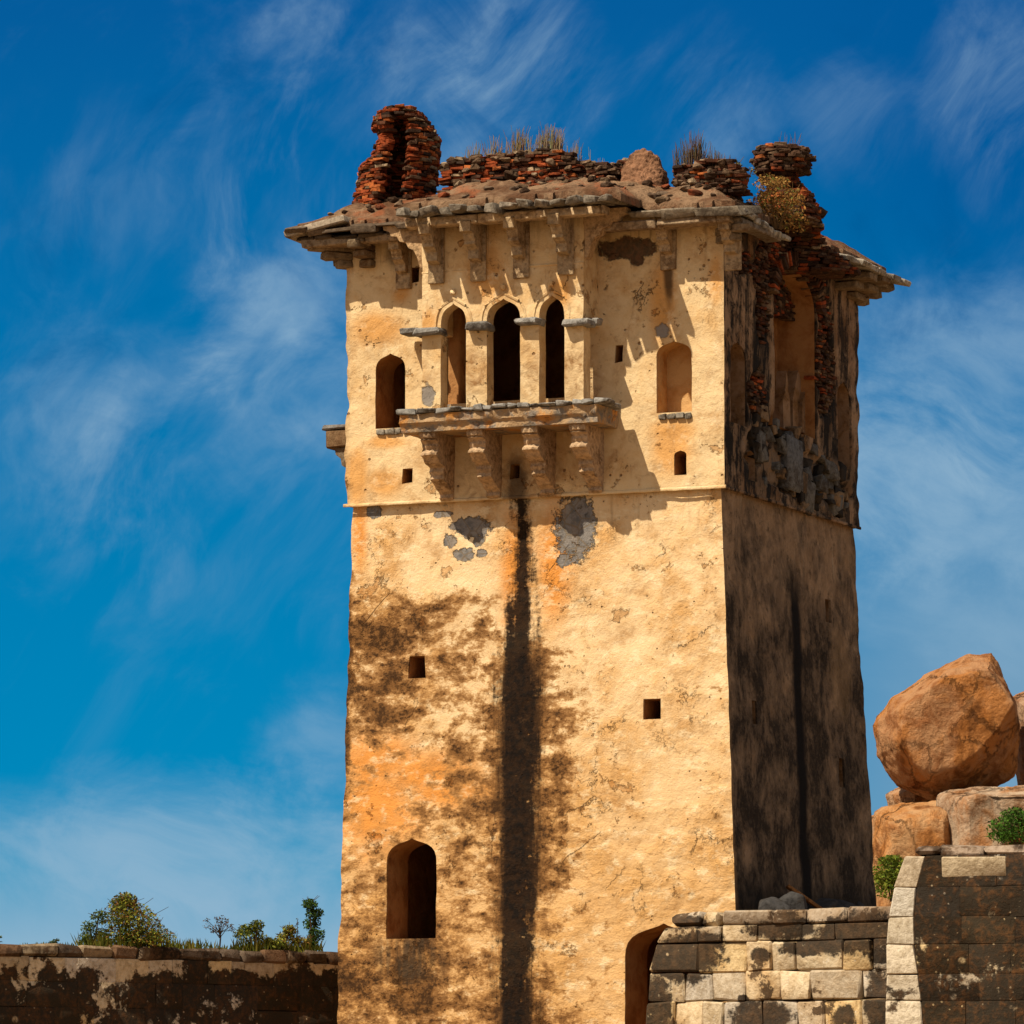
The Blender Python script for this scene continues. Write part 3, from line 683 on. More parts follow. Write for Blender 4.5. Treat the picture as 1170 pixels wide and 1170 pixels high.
# ---- stone capitals of the bay
def stone(c, s_, M=None, jit=.012, bev=.02, base=(.26, .24, .215)):
    k = random.uniform(.75, 1.2); return dict(c=c, size=s_, M=M, jit=jit, bev=bev, col=tuple(x * k for x in base))
for x0, x1, ym in ((532, 557, 373.5), (588, 615, 367.5), (643, 672, 368.5), (472, 503, 379)):
    u0, zm = F(x0, ym, PV - .14); u1, _ = F(x1, ym, PV - .14); m = MB()
    m.box(**stone(((u0 + u1) / 2, PV + .02, zm), (u1 - u0, .42, .13), bev=.03, jit=.018)); m.build('capital', M_STONE, TOWER)
m = MB(); u0, zm = F(664, 368, PV + .2); m.box(**stone((u0 + .17, PV + .28, zm), (.32, .24, .12))); m.build('capital', M_STONE, TOWER)
m = MB(); u0, zm = F(461, 379.5, -.35); m.box(**stone((u0 + .16, -.3, zm), (.34, .4, .11))); m.build('capital', M_STONE, TOWER)

# ---- balcony
BV = -1.03
b0, zt0 = F(456, 471, BV); b1, _ = F(681, 462, BV); zbal = F(570, 467, BV)[1]
def warp_bal(a, b, c):
    u = b0 + (b1 - b0) * a; v = BV + (-BV + .03) * b; z = zbal - .32 + .32 * c
    if c == 1: z += .02 * nz(u * 4, v * 4) - .012
    if b == 0: v += .05 * nz(u * 3.1, z * 5) + .03 * nz(u * 9, z * 9) + (.06 if c < .35 else 0)
    if a == 1: u += .05 * nz(v * 4, z * 6)
    if a == 0: u += .05 * nz(v * 4, z * 6)
    return (u, v, z)
BALC = gridbox(60, 16, 6, warp_bal).build('balcony', [M_BAL, M_BAL], TOWER)
def child_of_balcony(mb, name, mat):
    o = mb.build(name, mat, None); o.parent = BALC; return o
u = b0 - .05
while u < b1 + .05:                                      # row of thin stone slabs along the floor edge
    w = random.uniform(.14, .42)
    if random.random() < .82:
        m = MB(); m.box(**stone((u + w / 2, BV + .10 + random.uniform(-.04, .03), zbal + .035 + random.uniform(-.01, .012)), (w * .95, .34, random.uniform(.06, .1)), bev=.02, jit=.02))
        child_of_balcony(m, 'edge_slab', M_STONE)
    u += w
m = MB(); m.box(**stone((b1 + .03, BV + .5, zbal + .03), (.26, .55, .09), jit=.02)); child_of_balcony(m, 'edge_slab', M_STONE)
PROF = [(0.02, 0), (-.93, 0), (-.95, -.05), (-.94, -.11), (-.88, -.13)]
for k in range(31):
    t_ = k / 30; PROF.append((-(.92 - .86 * t_ ** 1.45) + .085 * math.sin(t_ * 2 * math.pi * 2.6) * (1 - .3 * t_) + .03 * math.sin(t_ * 2 * math.pi * 7), -.15 - 1.0 * t_))
PROF += [(0.02, -1.17)]
for xt in (487, 541, 603, 658):
    uc, _ = F(xt, 492, BV + .1); m = MB(); zt_ = zbal - .315
    nl = 7; wd_ = .30
    vs = []; N = len(PROF)
    for k in range(nl):
        t_ = k / (nl - 1); du = (t_ - .5) * wd_; sh = 0.06 * (abs(2 * t_ - 1) ** 3) + .022 * (k % 2)
        for v, z in PROF:
            j = .012 * nz(v * 9 + xt, z * 9, t_ * 4); wz = 1.0 - .15 * sm(-z, .4, .9)
            vs.append((uc + du * wz + j, min(0.02, v + (sh if v < -.05 else 0) + j), zt_ + z * .97 + j))
    fs = [(k * N + i, k * N + (i + 1) % N, (k + 1) * N + (i + 1) % N, (k + 1) * N + i) for k in range(nl - 1) for i in range(N)]
    fs += [tuple(range(N)), tuple((nl - 1) * N + i for i in range(N))[::-1]]
    m.add(vs, fs, (.52, .345, .20))
    child_of_balcony(m, 'corbel', M_CARVE)
# side balcony on the left face, seen edge-on
sb = MB(); zz = F(380, 497, 1.6)[1]
vc = 1.3
for dz_, h_, o_, col in ((0, .08, .56, (.2, .18, .16)), (-.21, .33, .50, (.17, .10, .05))):
    sb.box((-W - o_ / 2 + .02, vc, zz + dz_ - .05), (o_ + .05, 2.2, h_), jit=.02, bev=.03, col=col)
SB = sb.build('balcony', M_CARVE, TOWER); tag(SB, 'balcony of the left face seen edge on')
for vv in (vc - .9, vc + .1, vc + .9):
    m = MB(); pr = [(.02, 0), (-.34, 0), (-.32, -.12), (-.22, -.2), (-.20, -.32), (-.10, -.38), (-.08, -.5), (.02, -.52)]
    m.prism(pr, lambda a, b, d: Vector((-W + a, vv + d, zz - .43 + b)), -.13, .13, (.2, .15, .1)); o = m.build('corbel', M_CARVE, None); o.parent = SB

# ---- eave brackets
BRK = [(0.02, 0), (-.60, 0), (-.62, -.02), (-.61, -.19), (-.47, -.20), (-.46, -.25), (-.40, -.33), (-.41, -.39), (-.30, -.44), (-.24, -.47), (-.25, -.62), (-.12, -.66), (0.02, -.66)]
def bracket(uc, v0, zt, w=.2, k=1.0, col=(.50, .345, .195)):
    m = MB(); kc = random.uniform(.8, 1.1); c = tuple(kc * x for x in col)
    m.prism(BRK, lambda a, b, d: Vector((uc + d + .006 * nz(a * 9, b * 9, uc), v0 + a * k, zt + b * k)), -w / 2, w / 2, c)
    m.box((uc, v0 - .03, zt - .5 * k), (w * 1.5, .07, 1.0 * k), jit=.01, bev=.015, col=c)
    m.build('eave_bracket', M_CARVE, TOWER)
for X, Y in ((484, 256), (531.5, 253), (581, 249), (632, 245)):
    uc, zt = F(X, Y, PV - .6); bracket(uc, PV, zt + .02)
for X, Y in ((449, 275), (752, 252), (826, 252)):
    uc, zt = F(X, Y, -.5); bracket(uc, 0, min(zt, 17.5), .2, .8)
# corner brackets: stacked blocks stepping out diagonally
def stack(cx, cy, zt, dirx, diry, n=3, w=.24, lo=.35):
    m = MB(); M3 = Matrix.Rotation(math.atan2(diry, dirx), 3, 'Z')
    for i in range(n):
        ln = .80 - i * .26; k = random.uniform(.8, 1.15)
        m.box((cx + dirx * (ln / 2 - .1), cy + diry * (ln / 2 - .1), zt - .07 - i * .14), (ln, w, .13), M3, .012, (.25 * k, .175 * k, .105 * k), .02)
    m.build('corner_bracket', M_CARVE, TOWER)
stack(-W, 0, 17.52, -.707, -.707); stack(-W, .5, 17.5, -1, 0); stack(-W + .45, 0, 17.5, 0, -1, 3)
stack(0, L, 17.42, .707, .707); stack(0, L - .35, 17.45, 1, 0, 3, .5); stack(0, L - 1.1, 17.40, 1, 0, 2, .4); stack(0, 0, 17.35, .8, -.6, 2)
# scalloped wing brackets beside the bay
def wing(ua, sgn, ztop):
    pts = [(0, 0), (.95, 0), (.93, -.12), (.80, -.17), (.76, -.27), (.62, -.29), (.56, -.40), (.42, -.43), (.36, -.56), (.24, -.62), (.16, -.78), (.10, -1.0), (0, -1.1)]
    m = MB(); m.prism(pts, lambda a, b, d: Vector((ua + sgn * a * .85, PV + .04 + d, ztop + b * .8)), 0, .22, (.50, .32, .17)); m.build('wing_bracket', M_CARVE, TOWER)
wing(br - .02, 1, 17.72); wing(bl + .02, -1, 17.72)

# ---- eave: beams and stone slabs
def zedge(u): return 17.74 - .16 * (u + W + .84) / (W + 1.5)
bm_ = MB(); ub0, zb1 = F(462, 259, PV - .55); ub1, zb2 = F(690, 243, PV - .55)
zbeam = (zb1 + zb2) / 2 + .04
u = ub0
while u < ub1:
    w = random.uniform(.9, 1.5); w = min(w, ub1 - u); bm_.box((u + w / 2, PV - .42, zbeam + .02), (w - .02, .30, .15), jit=.012, bev=.02, col=(.52, .36, .21)); u += w
bm_.build('eave_beam', M_CARVE, TOWER)
for (a, b, v, z, h) in ((-W - .62, bl - .05, -.45, 17.50, .13), (br + .05, .35, -.45, 17.42, .14)):
    u = a; bm_ = MB()
    while u < b - .1:
        w = min(random.uniform(1.0, 1.7), b - u); bm_.box((u + w / 2, v, z + .02 * nz(u)), (w - .015, .34, h), jit=.015, bev=.02, col=(.33, .23, .14)); u += w
    bm_.build('eave_beam', M_CARVE, TOWER)
for (a, b) in ((-.4, 1.6), (4.4, L + .6)):
    v = a; bm_ = MB()
    while v < b - .1:
        w = min(random.uniform(.8, 1.4), b - v); bm_.box((.35, v + w / 2, 17.40), (.3, w - .015, .14), jit=.015, bev=.02, col=(.26, .20, .14)); v += w
    bm_.build('eave_beam', M_CARVE, TOWER)
def slab(p, along, outw, w, ln, th, slope, base=(.30, .235, .17), jit=.02):
    """p: outer lower edge centre; along/outw: unit vectors in the tower plane"""
    a = Vector(along); o_ = Vector(outw); s_ = Vector((-o_.x, -o_.y, slope)).normalized(); nrm = a.cross(s_).normalized()
    if nrm.z < 0: nrm = -nrm
    M3 = Matrix((a, s_, nrm)).transposed(); k = random.uniform(.7, 1.25)
    m = MB(); c = Vector(p) + s_ * (ln / 2) - nrm * (th / 2)
    m.box(c, (w, ln, th), M3, jit, tuple(x * k for x in base), .02); m.build('eave_slab', M_STONE, TOWER)
ubl, ubr = F(452, 240, PV - .9)[0], F(694, 228, PV - .9)[0]
u = -W - .82
while u < ubl - .05:                                    # left of the bay
    w = random.uniform(.34, .62)
    slab((u + w / 2, -.84 + random.uniform(-.05, .10), zedge(u) + random.uniform(-.03, .03)), (1, 0, 0), (0, -1, 0), w, 1.3, random.uniform(.08, .13), .24, (.15, .105, .07), .035); 
    slab((u + w / 2 + .1, -.66 + random.uniform(-.05, .05), zedge(u) - .12), (1, 0, 0), (0, -1, 0), w * .9, .9, .07, .24, (.10, .07, .045), .03); u += w * .97
u = ubl; zbay = F(575, 230, PV - .95)[1]
while u < ubr - .1:                                     # over the bay: narrow slab ends with gaps
    w = random.uniform(.17, .25)
    slab((u + w / 2, PV - .95 + random.uniform(-.06, .10), zbay + random.uniform(-.03, .03) + .14 * (0.5 - (u - ubl) / (ubr - ubl)) * 0), (1, 0, 0), (0, -1, 0), w, 1.5, random.uniform(.11, .15), .10, (.27, .22, .165), .03); u += w + random.uniform(.05, .12)
u = ubr
while u < .5:                                          # right of the bay
    w = min(random.uniform(.5, .9), .66 - u)
    slab((u + w / 2, -.72 + random.uniform(-.03, .04), zedge(u) + .03 + random.uniform(-.03, .03)), (1, 0, 0), (0, -1, 0), w, 1.2, random.uniform(.10, .17), .16, (.26, .205, .145), .032); u += w * .985
v = -.45
while v < 1.9:                                          # right face, near corner: short pale slabs
    w = random.uniform(.26, .4); slab((.55 + random.uniform(-.04, .04), v + w / 2, 17.56 - .07 * v), (0, 1, 0), (1, 0, 0), w * .93, .75, .11, .32, (.40, .35, .28)); v += w
v = 4.35
while v < L + .70:                                      # right face, far corner: long slabs still in place
    w = random.uniform(.3, .5); slab((.78 + random.uniform(-.05, .05), v + w / 2, 17.50), (0, 1, 0), (1, 0, 0), w * .97, 1.4, .10, .22, (.34, .29, .23)); v += w
v = -.8
while v < L + .8:                                       # left face
    w = random.uniform(.5, .8); slab((-W - .84 + random.uniform(-.03, .06), v + w / 2, 17.72), (0, 1, 0), (-1, 0, 0), w, 1.2, .13, .2); v += w

# ---- roof: lime and earth mound over the slabs
def rsd(u, v, a, b, c, d): return min(u - a, b - u, v - c, d - v)
def roofd(u, v):
    d = max(rsd(u, v, -W - .66, .42, -.60, L + .55), rsd(u, v, ubl - .1, ubr + .2, PV - .72, .8))
    return min(d, -rsd(u, v, -.35, 3, 1.7, 4.5))
rm = MB(); st = .085; iu = int((W + 1.6) / st); iv = int((L + 2.6) / st); rid = {}
def rz(u, v):
    d = roofd(u, v); bayk = sm(rsd(u, v, ubl - .4, ubr + .4, PV - 1.2, .9), 0, .5)
    zb0 = zedge(u) + .04 + (zbay - zedge(u) + .0) * bayk
    hg = .68 - .12 * bayk
    return zb0 + hg * sm(d, -.35, 1.35) + (.10 * fbm((u * .9, v * .9, 1), 5) + .05 * fbm((u * 3, v * 3, 5), 4)) * sm(d, -.1, .5) + .02
for j in range(iv + 1):
    for i in range(iu + 1):
        u = -W - .9 + i * st; v = -1.7 + j * st
        if roofd(u, v) + .14 * nz(u * 2.3, v * 2.3) + .07 * nz(u * 7, v * 7) > 0: rid[(i, j)] = len(rm.v); rm.v.append((u, v, rz(u, v)))
for (i, j) in list(rid):
    q = [(i, j), (i + 1, j), (i + 1, j + 1), (i, j + 1)]
    if all(k in rid for k in q): rm.f.append(tuple(rid[k] for k in q)); rm.c.append((1, 1, 1)); rm.mi.append(0)
ro = rm.build('roof', M_ROOF, TOWER, recalc=False)
bm = bmesh.new(); bm.from_mesh(ro.data)
bmesh.ops.delete(bm, geom=[v for v in bm.verts if not v.link_faces], context='VERTS')
be = [e for e in bm.edges if len(e.link_faces) == 1]
ret = bmesh.ops.extrude_edge_only(bm, edges=be)
for v in ret['geom']:
    if isinstance(v, bmesh.types.BMVert): v.co.z -= .13
bmesh.ops.recalc_face_normals(bm, faces=bm.faces); bm.to_mesh(ro.data); bm.free(); finish_mesh(ro, 70)

# ---- brickwork
def brick_col(tone=None):
    tone = TONE if tone is None else tone
    r = random.random()
    if random.random() < tone: return random.choice([(.07, .035, .022), (.045, .028, .02), (.11, .06, .035), (.14, .085, .05), (.10, .035, .018)])
    if r < .52: c = (.30, .065, .022)
    elif r < .72: c = (.42, .12, .035)
    elif r < .86: c = (.10, .04, .022)
    elif r < .95: c = (.36, .25, .15)
    else: c = (.04, .025, .018)
    k = random.uniform(.65, 1.15); return tuple(x * k for x in c)
TONE = 0.16
E1 = Vector((U.x, V.x, 0)); E2 = Vector((U.y, V.y, 0))    # picture-right and away, in tower coordinates
def brick(m, p, tang, ln, dp, h, jit=.014, tilt=.06):
    a = Vector(tang).normalized(); b = Vector((-a.y, a.x, 0)); c = Vector((0, 0, 1))
    M3 = Matrix((a, b, c)).transposed() @ Matrix.Rotation(random.uniform(-tilt, tilt), 3, 'X') @ Matrix.Rotation(random.uniform(-tilt, tilt), 3, 'Z')
    m.box(p, (ln, dp, h), M3, jit, brick_col(), .008)
CH = .056
def xl(X, ref, dref): return (X - ref) / FPX * dref       # lateral metres from a reference column
# left turret: a broken, hollow shell
tc_ = w2loc(PW(453, 200, 95.4)); DT = 95.4
def zpx(Y, d): return ZC + (HZ - Y) / FPX * d * 1.0
def interp(t_, pts):
    for (a, x), (b, y) in zip(pts, pts[1:]):
        if a <= t_ <= b: return x + (y - x) * (t_ - a) / (b - a)
    return pts[0][1] if t_ < pts[0][0] else pts[-1][1]
LB = [(118, 444), (124, 432), (138, 428), (142, 436), (150, 437), (160, 431), (172, 430), (178, 419), (182, 413), (190, 413), (210, 409), (235, 405), (260, 403)]
RBd = [(118, 470), (124, 482), (135, 491), (150, 498), (170, 500), (200, 498), (215, 494), (235, 492), (260, 500)]
HL = [(128, 452), (133, 446), (150, 444), (180, 442), (205, 438), (222, 436), (240, 434)]; HR = [(128, 462), (134, 470), (150, 471), (180, 469), (205, 466), (222, 466), (240, 470)]
tm = MB(); Y = 119.5; zst = CH * FPX / DT
while Y < 250:
    z = zpx(Y, DT); xl_, xr_ = interp(Y, LB), interp(Y, RBd); hl, hr = interp(Y, HL), interp(Y, HR)
    c = (xl_ + xr_) / 2; a = xl((xr_ - xl_) / 2, 0, DT); cl_ = xl(c, 453, DT); bdep = .62
    per = 0; ph = random.uniform(0, .2)
    hollow = Y > 129
    for lay in (1.0, .76, .52, .28) if not hollow else (1.0, .70):
        t_ = ph
        while t_ < 2 * math.pi:
            ln = random.uniform(.13, .24); ra = max(a - (1 - lay) * .62, .1); rb = max(bdep - (1 - lay) * .62, .1)
            lx, ly = ra * math.cos(t_), rb * math.sin(t_)
            X = c + lx / DT * FPX
            front = ly < .12
            if not (hollow and front and hl < X < hr and ly < 0.05):
                inr = lay * .06
                p = tc_ + E1 * (cl_ + lx * .93) + E2 * (ly); p.z = z + random.uniform(-.006, .006)
                tg = E1 * (-ra * math.sin(t_)) + E2 * (rb * math.cos(t_))
                out = random.uniform(-.02, .035)
                d_ = (E1 * math.cos(t_) + E2 * math.sin(t_)) * out
                brick(tm, p + d_, tg, ln, random.uniform(.14, .22), CH * random.uniform(.86, 1.10))
            t_ += (ln + .012) / max(.12, math.hypot(ra * math.sin(t_), rb * math.cos(t_)))
    if not hollow: tm.box(tc_ + E1 * cl_ + Vector((0, 0, z - tc_.z)), (a * 1.4, .9, CH), Matrix.Rotation(TH, 3, 'Z'), .01, (.15, .06, .03))
    Y += zst
TURL = tm.build('brick_turret', M_BRICK, TOWER, None); tag(TURL, 'hollow broken brick turret on the left of the roof')
# right turret: a solid, top-heavy stump
LB2 = [(160, 872), (166, 865), (176, 863), (188, 866), (194, 872), (200, 878), (215, 876), (230, 868), (245, 862), (260, 858), (280, 856)]
RB2 = [(160, 912), (165, 922), (176, 926), (188, 921), (194, 908), (205, 909), (212, 922), (222, 928), (236, 932), (250, 934), (262, 946), (275, 962), (292, 985)]
DR = 94.5; tr_ = w2loc(PW(900, 200, DR)); TONE = 0.0; tm = MB(); Y = 160.5; zst = CH * FPX / DR
while Y < 296:
    TONE = .80 if Y < 192 else (.35 if Y < 232 else .82); z = zpx(Y, DR); xa, xb = interp(Y, LB2), interp(Y, RB2); c = (xa + xb) / 2; xa += 5 * nz(Y * .11, 3) + 2 * nz(Y * .4, 8); xb += 5 * nz(Y * .13, 7) + 2 * nz(Y * .37, 1); c = (xa + xb) / 2; a = xl((xb - xa) / 2, 0, DR); cl_ = xl(c, 900, DR); bdep = min(.55, a)
    for lay in (1.0, .72, .45):
        t_ = random.uniform(0, .3)
        while t_ < 2 * math.pi:
            ln = random.uniform(.13, .25); ra, rb = a * lay, bdep * lay
            lx, ly = ra * math.cos(t_), rb * math.sin(t_)
            if ly < .25 or lay == 1.0:
                p = tr_ + E1 * (cl_ + lx * .94) + E2 * (ly + 1.25 * sm(Y, 246, 268)); p.z = z + random.uniform(-.006, .006)
                brick(tm, p + (E1 * math.cos(t_) + E2 * math.sin(t_)) * random.uniform(-.06, .05), E1 * (-ra * math.sin(t_)) + E2 * (rb * math.cos(t_)), ln, .18, CH * random.uniform(.86, 1.08))
            t_ += (ln + .012) / max(.12, math.hypot(ra * math.sin(t_), rb * math.cos(t_)))
    tm.box(tr_ + E1 * cl_ + E2 * (1.25 * sm(Y, 246, 268)) + Vector((0, 0, z - tr_.z)), (a * 1.5, bdep * 1.5, CH), Matrix.Rotation(TH, 3, 'Z'), .01, (.12, .055, .03))
    Y += zst
p = tr_ + E1 * xl(934, 900, DR); p.z = zpx(235, DR); tm.box(p, (.34, .3, .2), Matrix.Rotation(TH, 3, 'Z'), .03, (.07, .045, .03), .05)
tag(tm.build('brick_turret', M_BRICK, TOWER, None), 'crumbling top heavy brick stump on the right of the roof')
TONE = .45
# parapet remains along the front
def parapet(X0, X1, tops, ybase, vv, name, nlay=3, tone=.25):
    m = MB(); u0 = F(X0, ybase, vv)[0]; u1 = F(X1, ybase, vv)[0]; zb = F((X0 + X1) / 2, ybase, vv)[1] - .15; z = zb
    while True:
        any_ = False; 
        for lay in range(nlay):
            u = u0 + random.uniform(-.06, .06)
            while u < u1:
                ln = random.uniform(.12, .26); X = X0 + (X1 - X0) * (u - u0) / (u1 - u0)
                zt = F(X, interp(X, tops), vv)[1] + .05 * nz(u * 5, lay * 3) - lay * .03
                if z < zt:
                    any_ = True
                    if random.random() < .95: 
                        global TONE
                        TONE = tone + .5 * sm(z, zt - .22, zt - .05)
                        brick(m, Vector((u + ln / 2, vv + lay * .16 + random.uniform(-.06, .04), z)), (1, 0, 0), ln, .2, CH * random.uniform(.86, 1.10))
                u += ln + .01
        if not any_: break
        z += CH
    for _ in range(int(30 * abs(u1 - u0))):                # lumps of lime mortar and dirt caught between and on the bricks
        u = random.uniform(u0, u1); zt = F(X0 + (X1 - X0) * (u - u0) / (u1 - u0), interp(X0 + (X1 - X0) * (u - u0) / (u1 - u0), tops), vv)[1]
        s_ = random.uniform(.05, .16); zz = zt - .02 if random.random() < .5 else random.uniform(zb + .1, zt)
        m.box((u, vv - .10 + random.uniform(0, .35) * (zz > zt - .05), zz), (s_ * 1.5, s_, s_ * .7), Matrix.Rotation(random.uniform(0, 3), 3, 'Z'), s_ * .2, random.choice([(.22, .14, .085), (.14, .085, .05), (.30, .21, .13), (.08, .05, .03)]), s_ * .22)
    return m.build(name, M_BRICK, TOWER, None)
parapet(506, 655, [(506, 186), (515, 181), (545, 180), (575, 176), (600, 174), (635, 172), (648, 178), (655, 186)], 212, .35, 'brick_parapet')
parapet(655, 702, [(655, 188), (670, 186), (690, 189), (702, 196)], 212, .5, 'brick_parapet', 3, .75)
parapet(772, 842, [(772, 192), (785, 187), (800, 184), (825, 183), (836, 188), (842, 200)], 212, .4, 'brick_parapet', 3, .7)
parapet(690, 716, [(690, 192), (703, 187), (716, 184)], 210, .8, 'brick_parapet', 2)
# rubble of fallen brick and lime chips lying on the mound, as part of the roof surface
rb_ = MB()
for _ in range(240):
    u = random.uniform(-W - .5, .3); v = random.uniform(-1.3, 1.6); d = roofd(u, v)
    if d < .12 or (v > .9 and random.random() < .5): continue
    s_ = random.uniform(.05, .17) * (1.3 if random.random() < .1 else 1)
    c = random.choice([(.20, .13, .08), (.15, .10, .065), (.22, .06, .025), (.11, .07, .04), (.06, .035, .022)])
    rb_.box((u, v, rz(u, v) + s_ * .1), (s_ * 1.4, s_, s_ * .6), Matrix.Rotation(random.uniform(0, 3), 3, 'Z') @ Matrix.Rotation(random.uniform(-.4, .4), 3, 'X'), s_ * .15, c, s_ * .2)
rbo = rb_.build('roof_rubble', M_BRICK, TOWER, None); rbo['kind'] = 'stuff'
# ---- right face: exposed brick and stone where the plaster fell
TONE = .78; bks = [MB(), MB()]; z = ZS + .05
while z < 18.0:
    v = .15 + random.uniform(0, .1)
    while v < L - .1:
        ln = random.uniform(.14, .24); dm = damage(v + ln / 2, z) if z < 17.72 else (1 if 1.75 < v < 4.4 else 0)
        stoney = z < RF(905, 487)[1]
        inrec = (rounda[0][0] - .02 < v + ln / 2 < rounda[1][0] + .02) and RF(905, 492)[1] < z < zsp + math.sqrt(max(0, 1 - ((v + ln / 2 - vb) / half) ** 2)) * (zap - zsp)
        nich = any(RF(a, 400)[0] - .06 < v + ln / 2 < RF(b, 400)[0] + .06 and RF(900, y0)[1] + .1 * 0 < z < RF(900, y1)[1] for a, b, y0, y1 in ((834, 854, 482 + 20, 394), (957, 973, 545, 438), (855, 865, 560, 520)))
        if dm > .62 and not inrec and not nich and not stoney and random.random() < .93:
            brick(bks[v > vb], Vector((-.10 + random.uniform(-.03, .045), v + ln / 2, z)), (0, 1, 0), ln, .2, CH * random.uniform(.78, .98))
        v += ln + .012
    z += CH
for b_ in bks: b_.build('exposed_brickwork', M_BRICK, TOWER, None)
bk = MB()
ty = MB(); z = zsp - .12
while z < zap + .02:                                     # dark brick filling the head of the arch
    v = rounda[0][0] + .04
    while v < rounda[1][0] - .1:
        ln = random.uniform(.14, .24)
        if z < zsp + .02 or z < zsp + math.sqrt(max(0, 1 - ((v + ln / 2 - vb) / half) ** 2)) * (zap - zsp) - .05: brick(ty, Vector((-.52 + random.uniform(-.03, .04), v + ln / 2, z)), (0, 1, 0), ln, .2, CH)
        v += ln + .012
    z += CH
ty.build('brick_infill', M_BRICK, TOWER, None)
for k in range(34):                                      # voussoirs of the broken arch
    a = math.pi * (k + .5) / 34; rv, rzz = half + .16, (zap - zsp) + .17
    c = Vector((-.01 + random.uniform(-.03, .03), vb + rv * math.cos(a), zsp + rzz * math.sin(a)))
    M3 = Matrix.Rotation(a, 3, 'X'); bk.box(c, (.26, .27, .062), M3, .012, tuple(x * 1.25 for x in brick_col()), .01)
bk.build('brick_arch_ring', M_BRICK, TOWER, None)
rs = MB()
for _ in range(120):
    v = random.uniform(1.5, 6.6); z = random.uniform(ZS + .15, RF(905, 485)[1] + .15)
    if damage(v, z) < .6: continue
    s_ = random.uniform(.12, .42); c = random.choice([(.11, .105, .10), (.15, .135, .115), (.24, .15, .08), (.03, .026, .022), (.05, .04, .03)])
    rs.box((-.12 + random.uniform(-.05, .05), v, z), (.22, s_, s_ * random.uniform(.5, 1.3)), Matrix.Rotation(random.uniform(-.2, .2), 3, 'X'), s_ * .2, c, s_ * .05)
vq, zq = RF(900, 535); rs.box((-.06, vq + .25, zq + .1), (.3, .62, .95), None, .05, (.15, .145, .14), .04)
rs.build('exposed_rubble_core', M_STONE, TOWER, 50)
# broken wall fragments standing in the recess
fg = MB()
for X0, X1, Yt, uo in ((895, 903, 422, -.28), (906, 918, 421, -.30), (917, 929, 428, -.22)):
    v0, zt = RF(X0, Yt, uo); v1, _ = RF(X1, Yt, uo); zb = RF(X0, 494, uo)[1]
    fg.prism([(v0, zb), (v1, zb), (v1 - .02, (zb + zt) / 2), (v1 - .12, zt - .2), ((v0 + v1) / 2, zt), (v0 + .1, zt - .35), (v0 - .03, (zb + zt) / 2)], lambda a, b, d: Vector((d, a, b)), uo - .2, uo)
fg.build('broken_screen_wall', M_NI, TOWER)
# fallen flagstone sill course below the left window and the right blind window
for x0, x1, yy in ((430, 466, 492), (752, 786, 475)):
    m = MB(); u = F(x0, yy)[0]; ue, zz = F(x1, yy)
    while u < ue:
        w = random.uniform(.12, .2); m.box((u + w / 2, .06, zz), (w * .94, .2, .1), None, .012, (lambda q: tuple(q * x for x in (.27, .23, .18)))(random.uniform(.8, 1.1)), .015); u += w
    m.build('window_sill', M_STONE, TOWER)

# ================================================================== WALLS
def masonry(m, org, d, nrm, courses, s0, s1, wr, th, cols, jit=.012, bev=.03, gap=.012, dj=.02, lean=True):
    d = Vector(d).normalized(); nrm = Vector(nrm); M3 = Matrix((d, -nrm, Vector((0, 0, 1)))).transposed()
    for za, zb in courses:
        zm = (za + zb) / 2; s = s0(zm); e = s1(zm); first = True
        while s < e - .05:
            w = min(random.uniform(*wr), e - s)
            if e - s - w < wr[0] * .5: w = e - s
            hh = zb - za; c = random.choice(cols); k = random.uniform(.85, 1.12)
            p = Vector(org) + d * (s + w / 2) - nrm * (th / 2 - random.uniform(-dj, dj)); p.z = zm + random.uniform(-.006, .006)
            n0 = len(m.v); m.box(p, (w - gap, th, hh - gap), M3, jit, tuple(x * k for x in c), bev)
            if lean:
                for i in range(n0, len(m.v)):
                    vv = Vector(m.v[i]); t_ = (vv - p).dot(d) / w
                    if first and t_ < 0: m.v[i] = tuple(vv + d * (s0(vv.z) - s0(zm)))
                    elif t_ > 0 and s + w > e - .01: m.v[i] = tuple(vv + d * (s1(vv.z) - s1(zm)))
            first = False; s += w
BLK = [(.56, .43, .27), (.60, .48, .32), (.52, .42, .30), (.62, .46, .25), (.55, .47, .37)]
# left boundary wall: runs from the left foreground in behind the tower
pA = PW(-60, 1078, 92.3); pB = PW(430, 1087, 98.0); zt = (pA.z + pB.z) / 2
dL = Vector((pB.x - pA.x, pB.y - pA.y, 0)); lenL = dL.length; dL.normalize(); nL_ = Vector((dL.y, -dL.x, 0))
BW = empty('boundary_wall', (pA.x, pA.y, ZG)); tag(BW, 'long black stained stone wall left of the tower with plants on top', 'wall')
def local_build(m, name, mat, par, sharp=40):
    o = par.location; m.v = [(v[0] - o.x, v[1] - o.y, v[2] - o.z) for v in m.v]
    ob = m.build(name, mat, None, sharp); ob.parent = par; return ob
M_LW = mat_masonry('lichen_black_wall', -0.10, 0.40, 0.44, zt - .62 - ZG, zt - .2 - ZG, 0.0, (0.085, 0.038, 0.016, 1), 3.0)
M_COP = mat_masonry('coping_stone', 0.0, 0.47, 0.56, 0.0, 4.0, 0.0, (0.12, 0.065, 0.035, 1), 8.0)
m = MB(); zs_ = [zt - .22]
while zs_[-1] > ZG - .2: zs_.append(zs_[-1] - random.uniform(.38, .52))
masonry(m, pA, dL, nL_, list(zip(zs_[1:], zs_)), lambda z: 0, lambda z: lenL, (.5, 1.1), .6, BLK, .008, .010, -.004, .004)
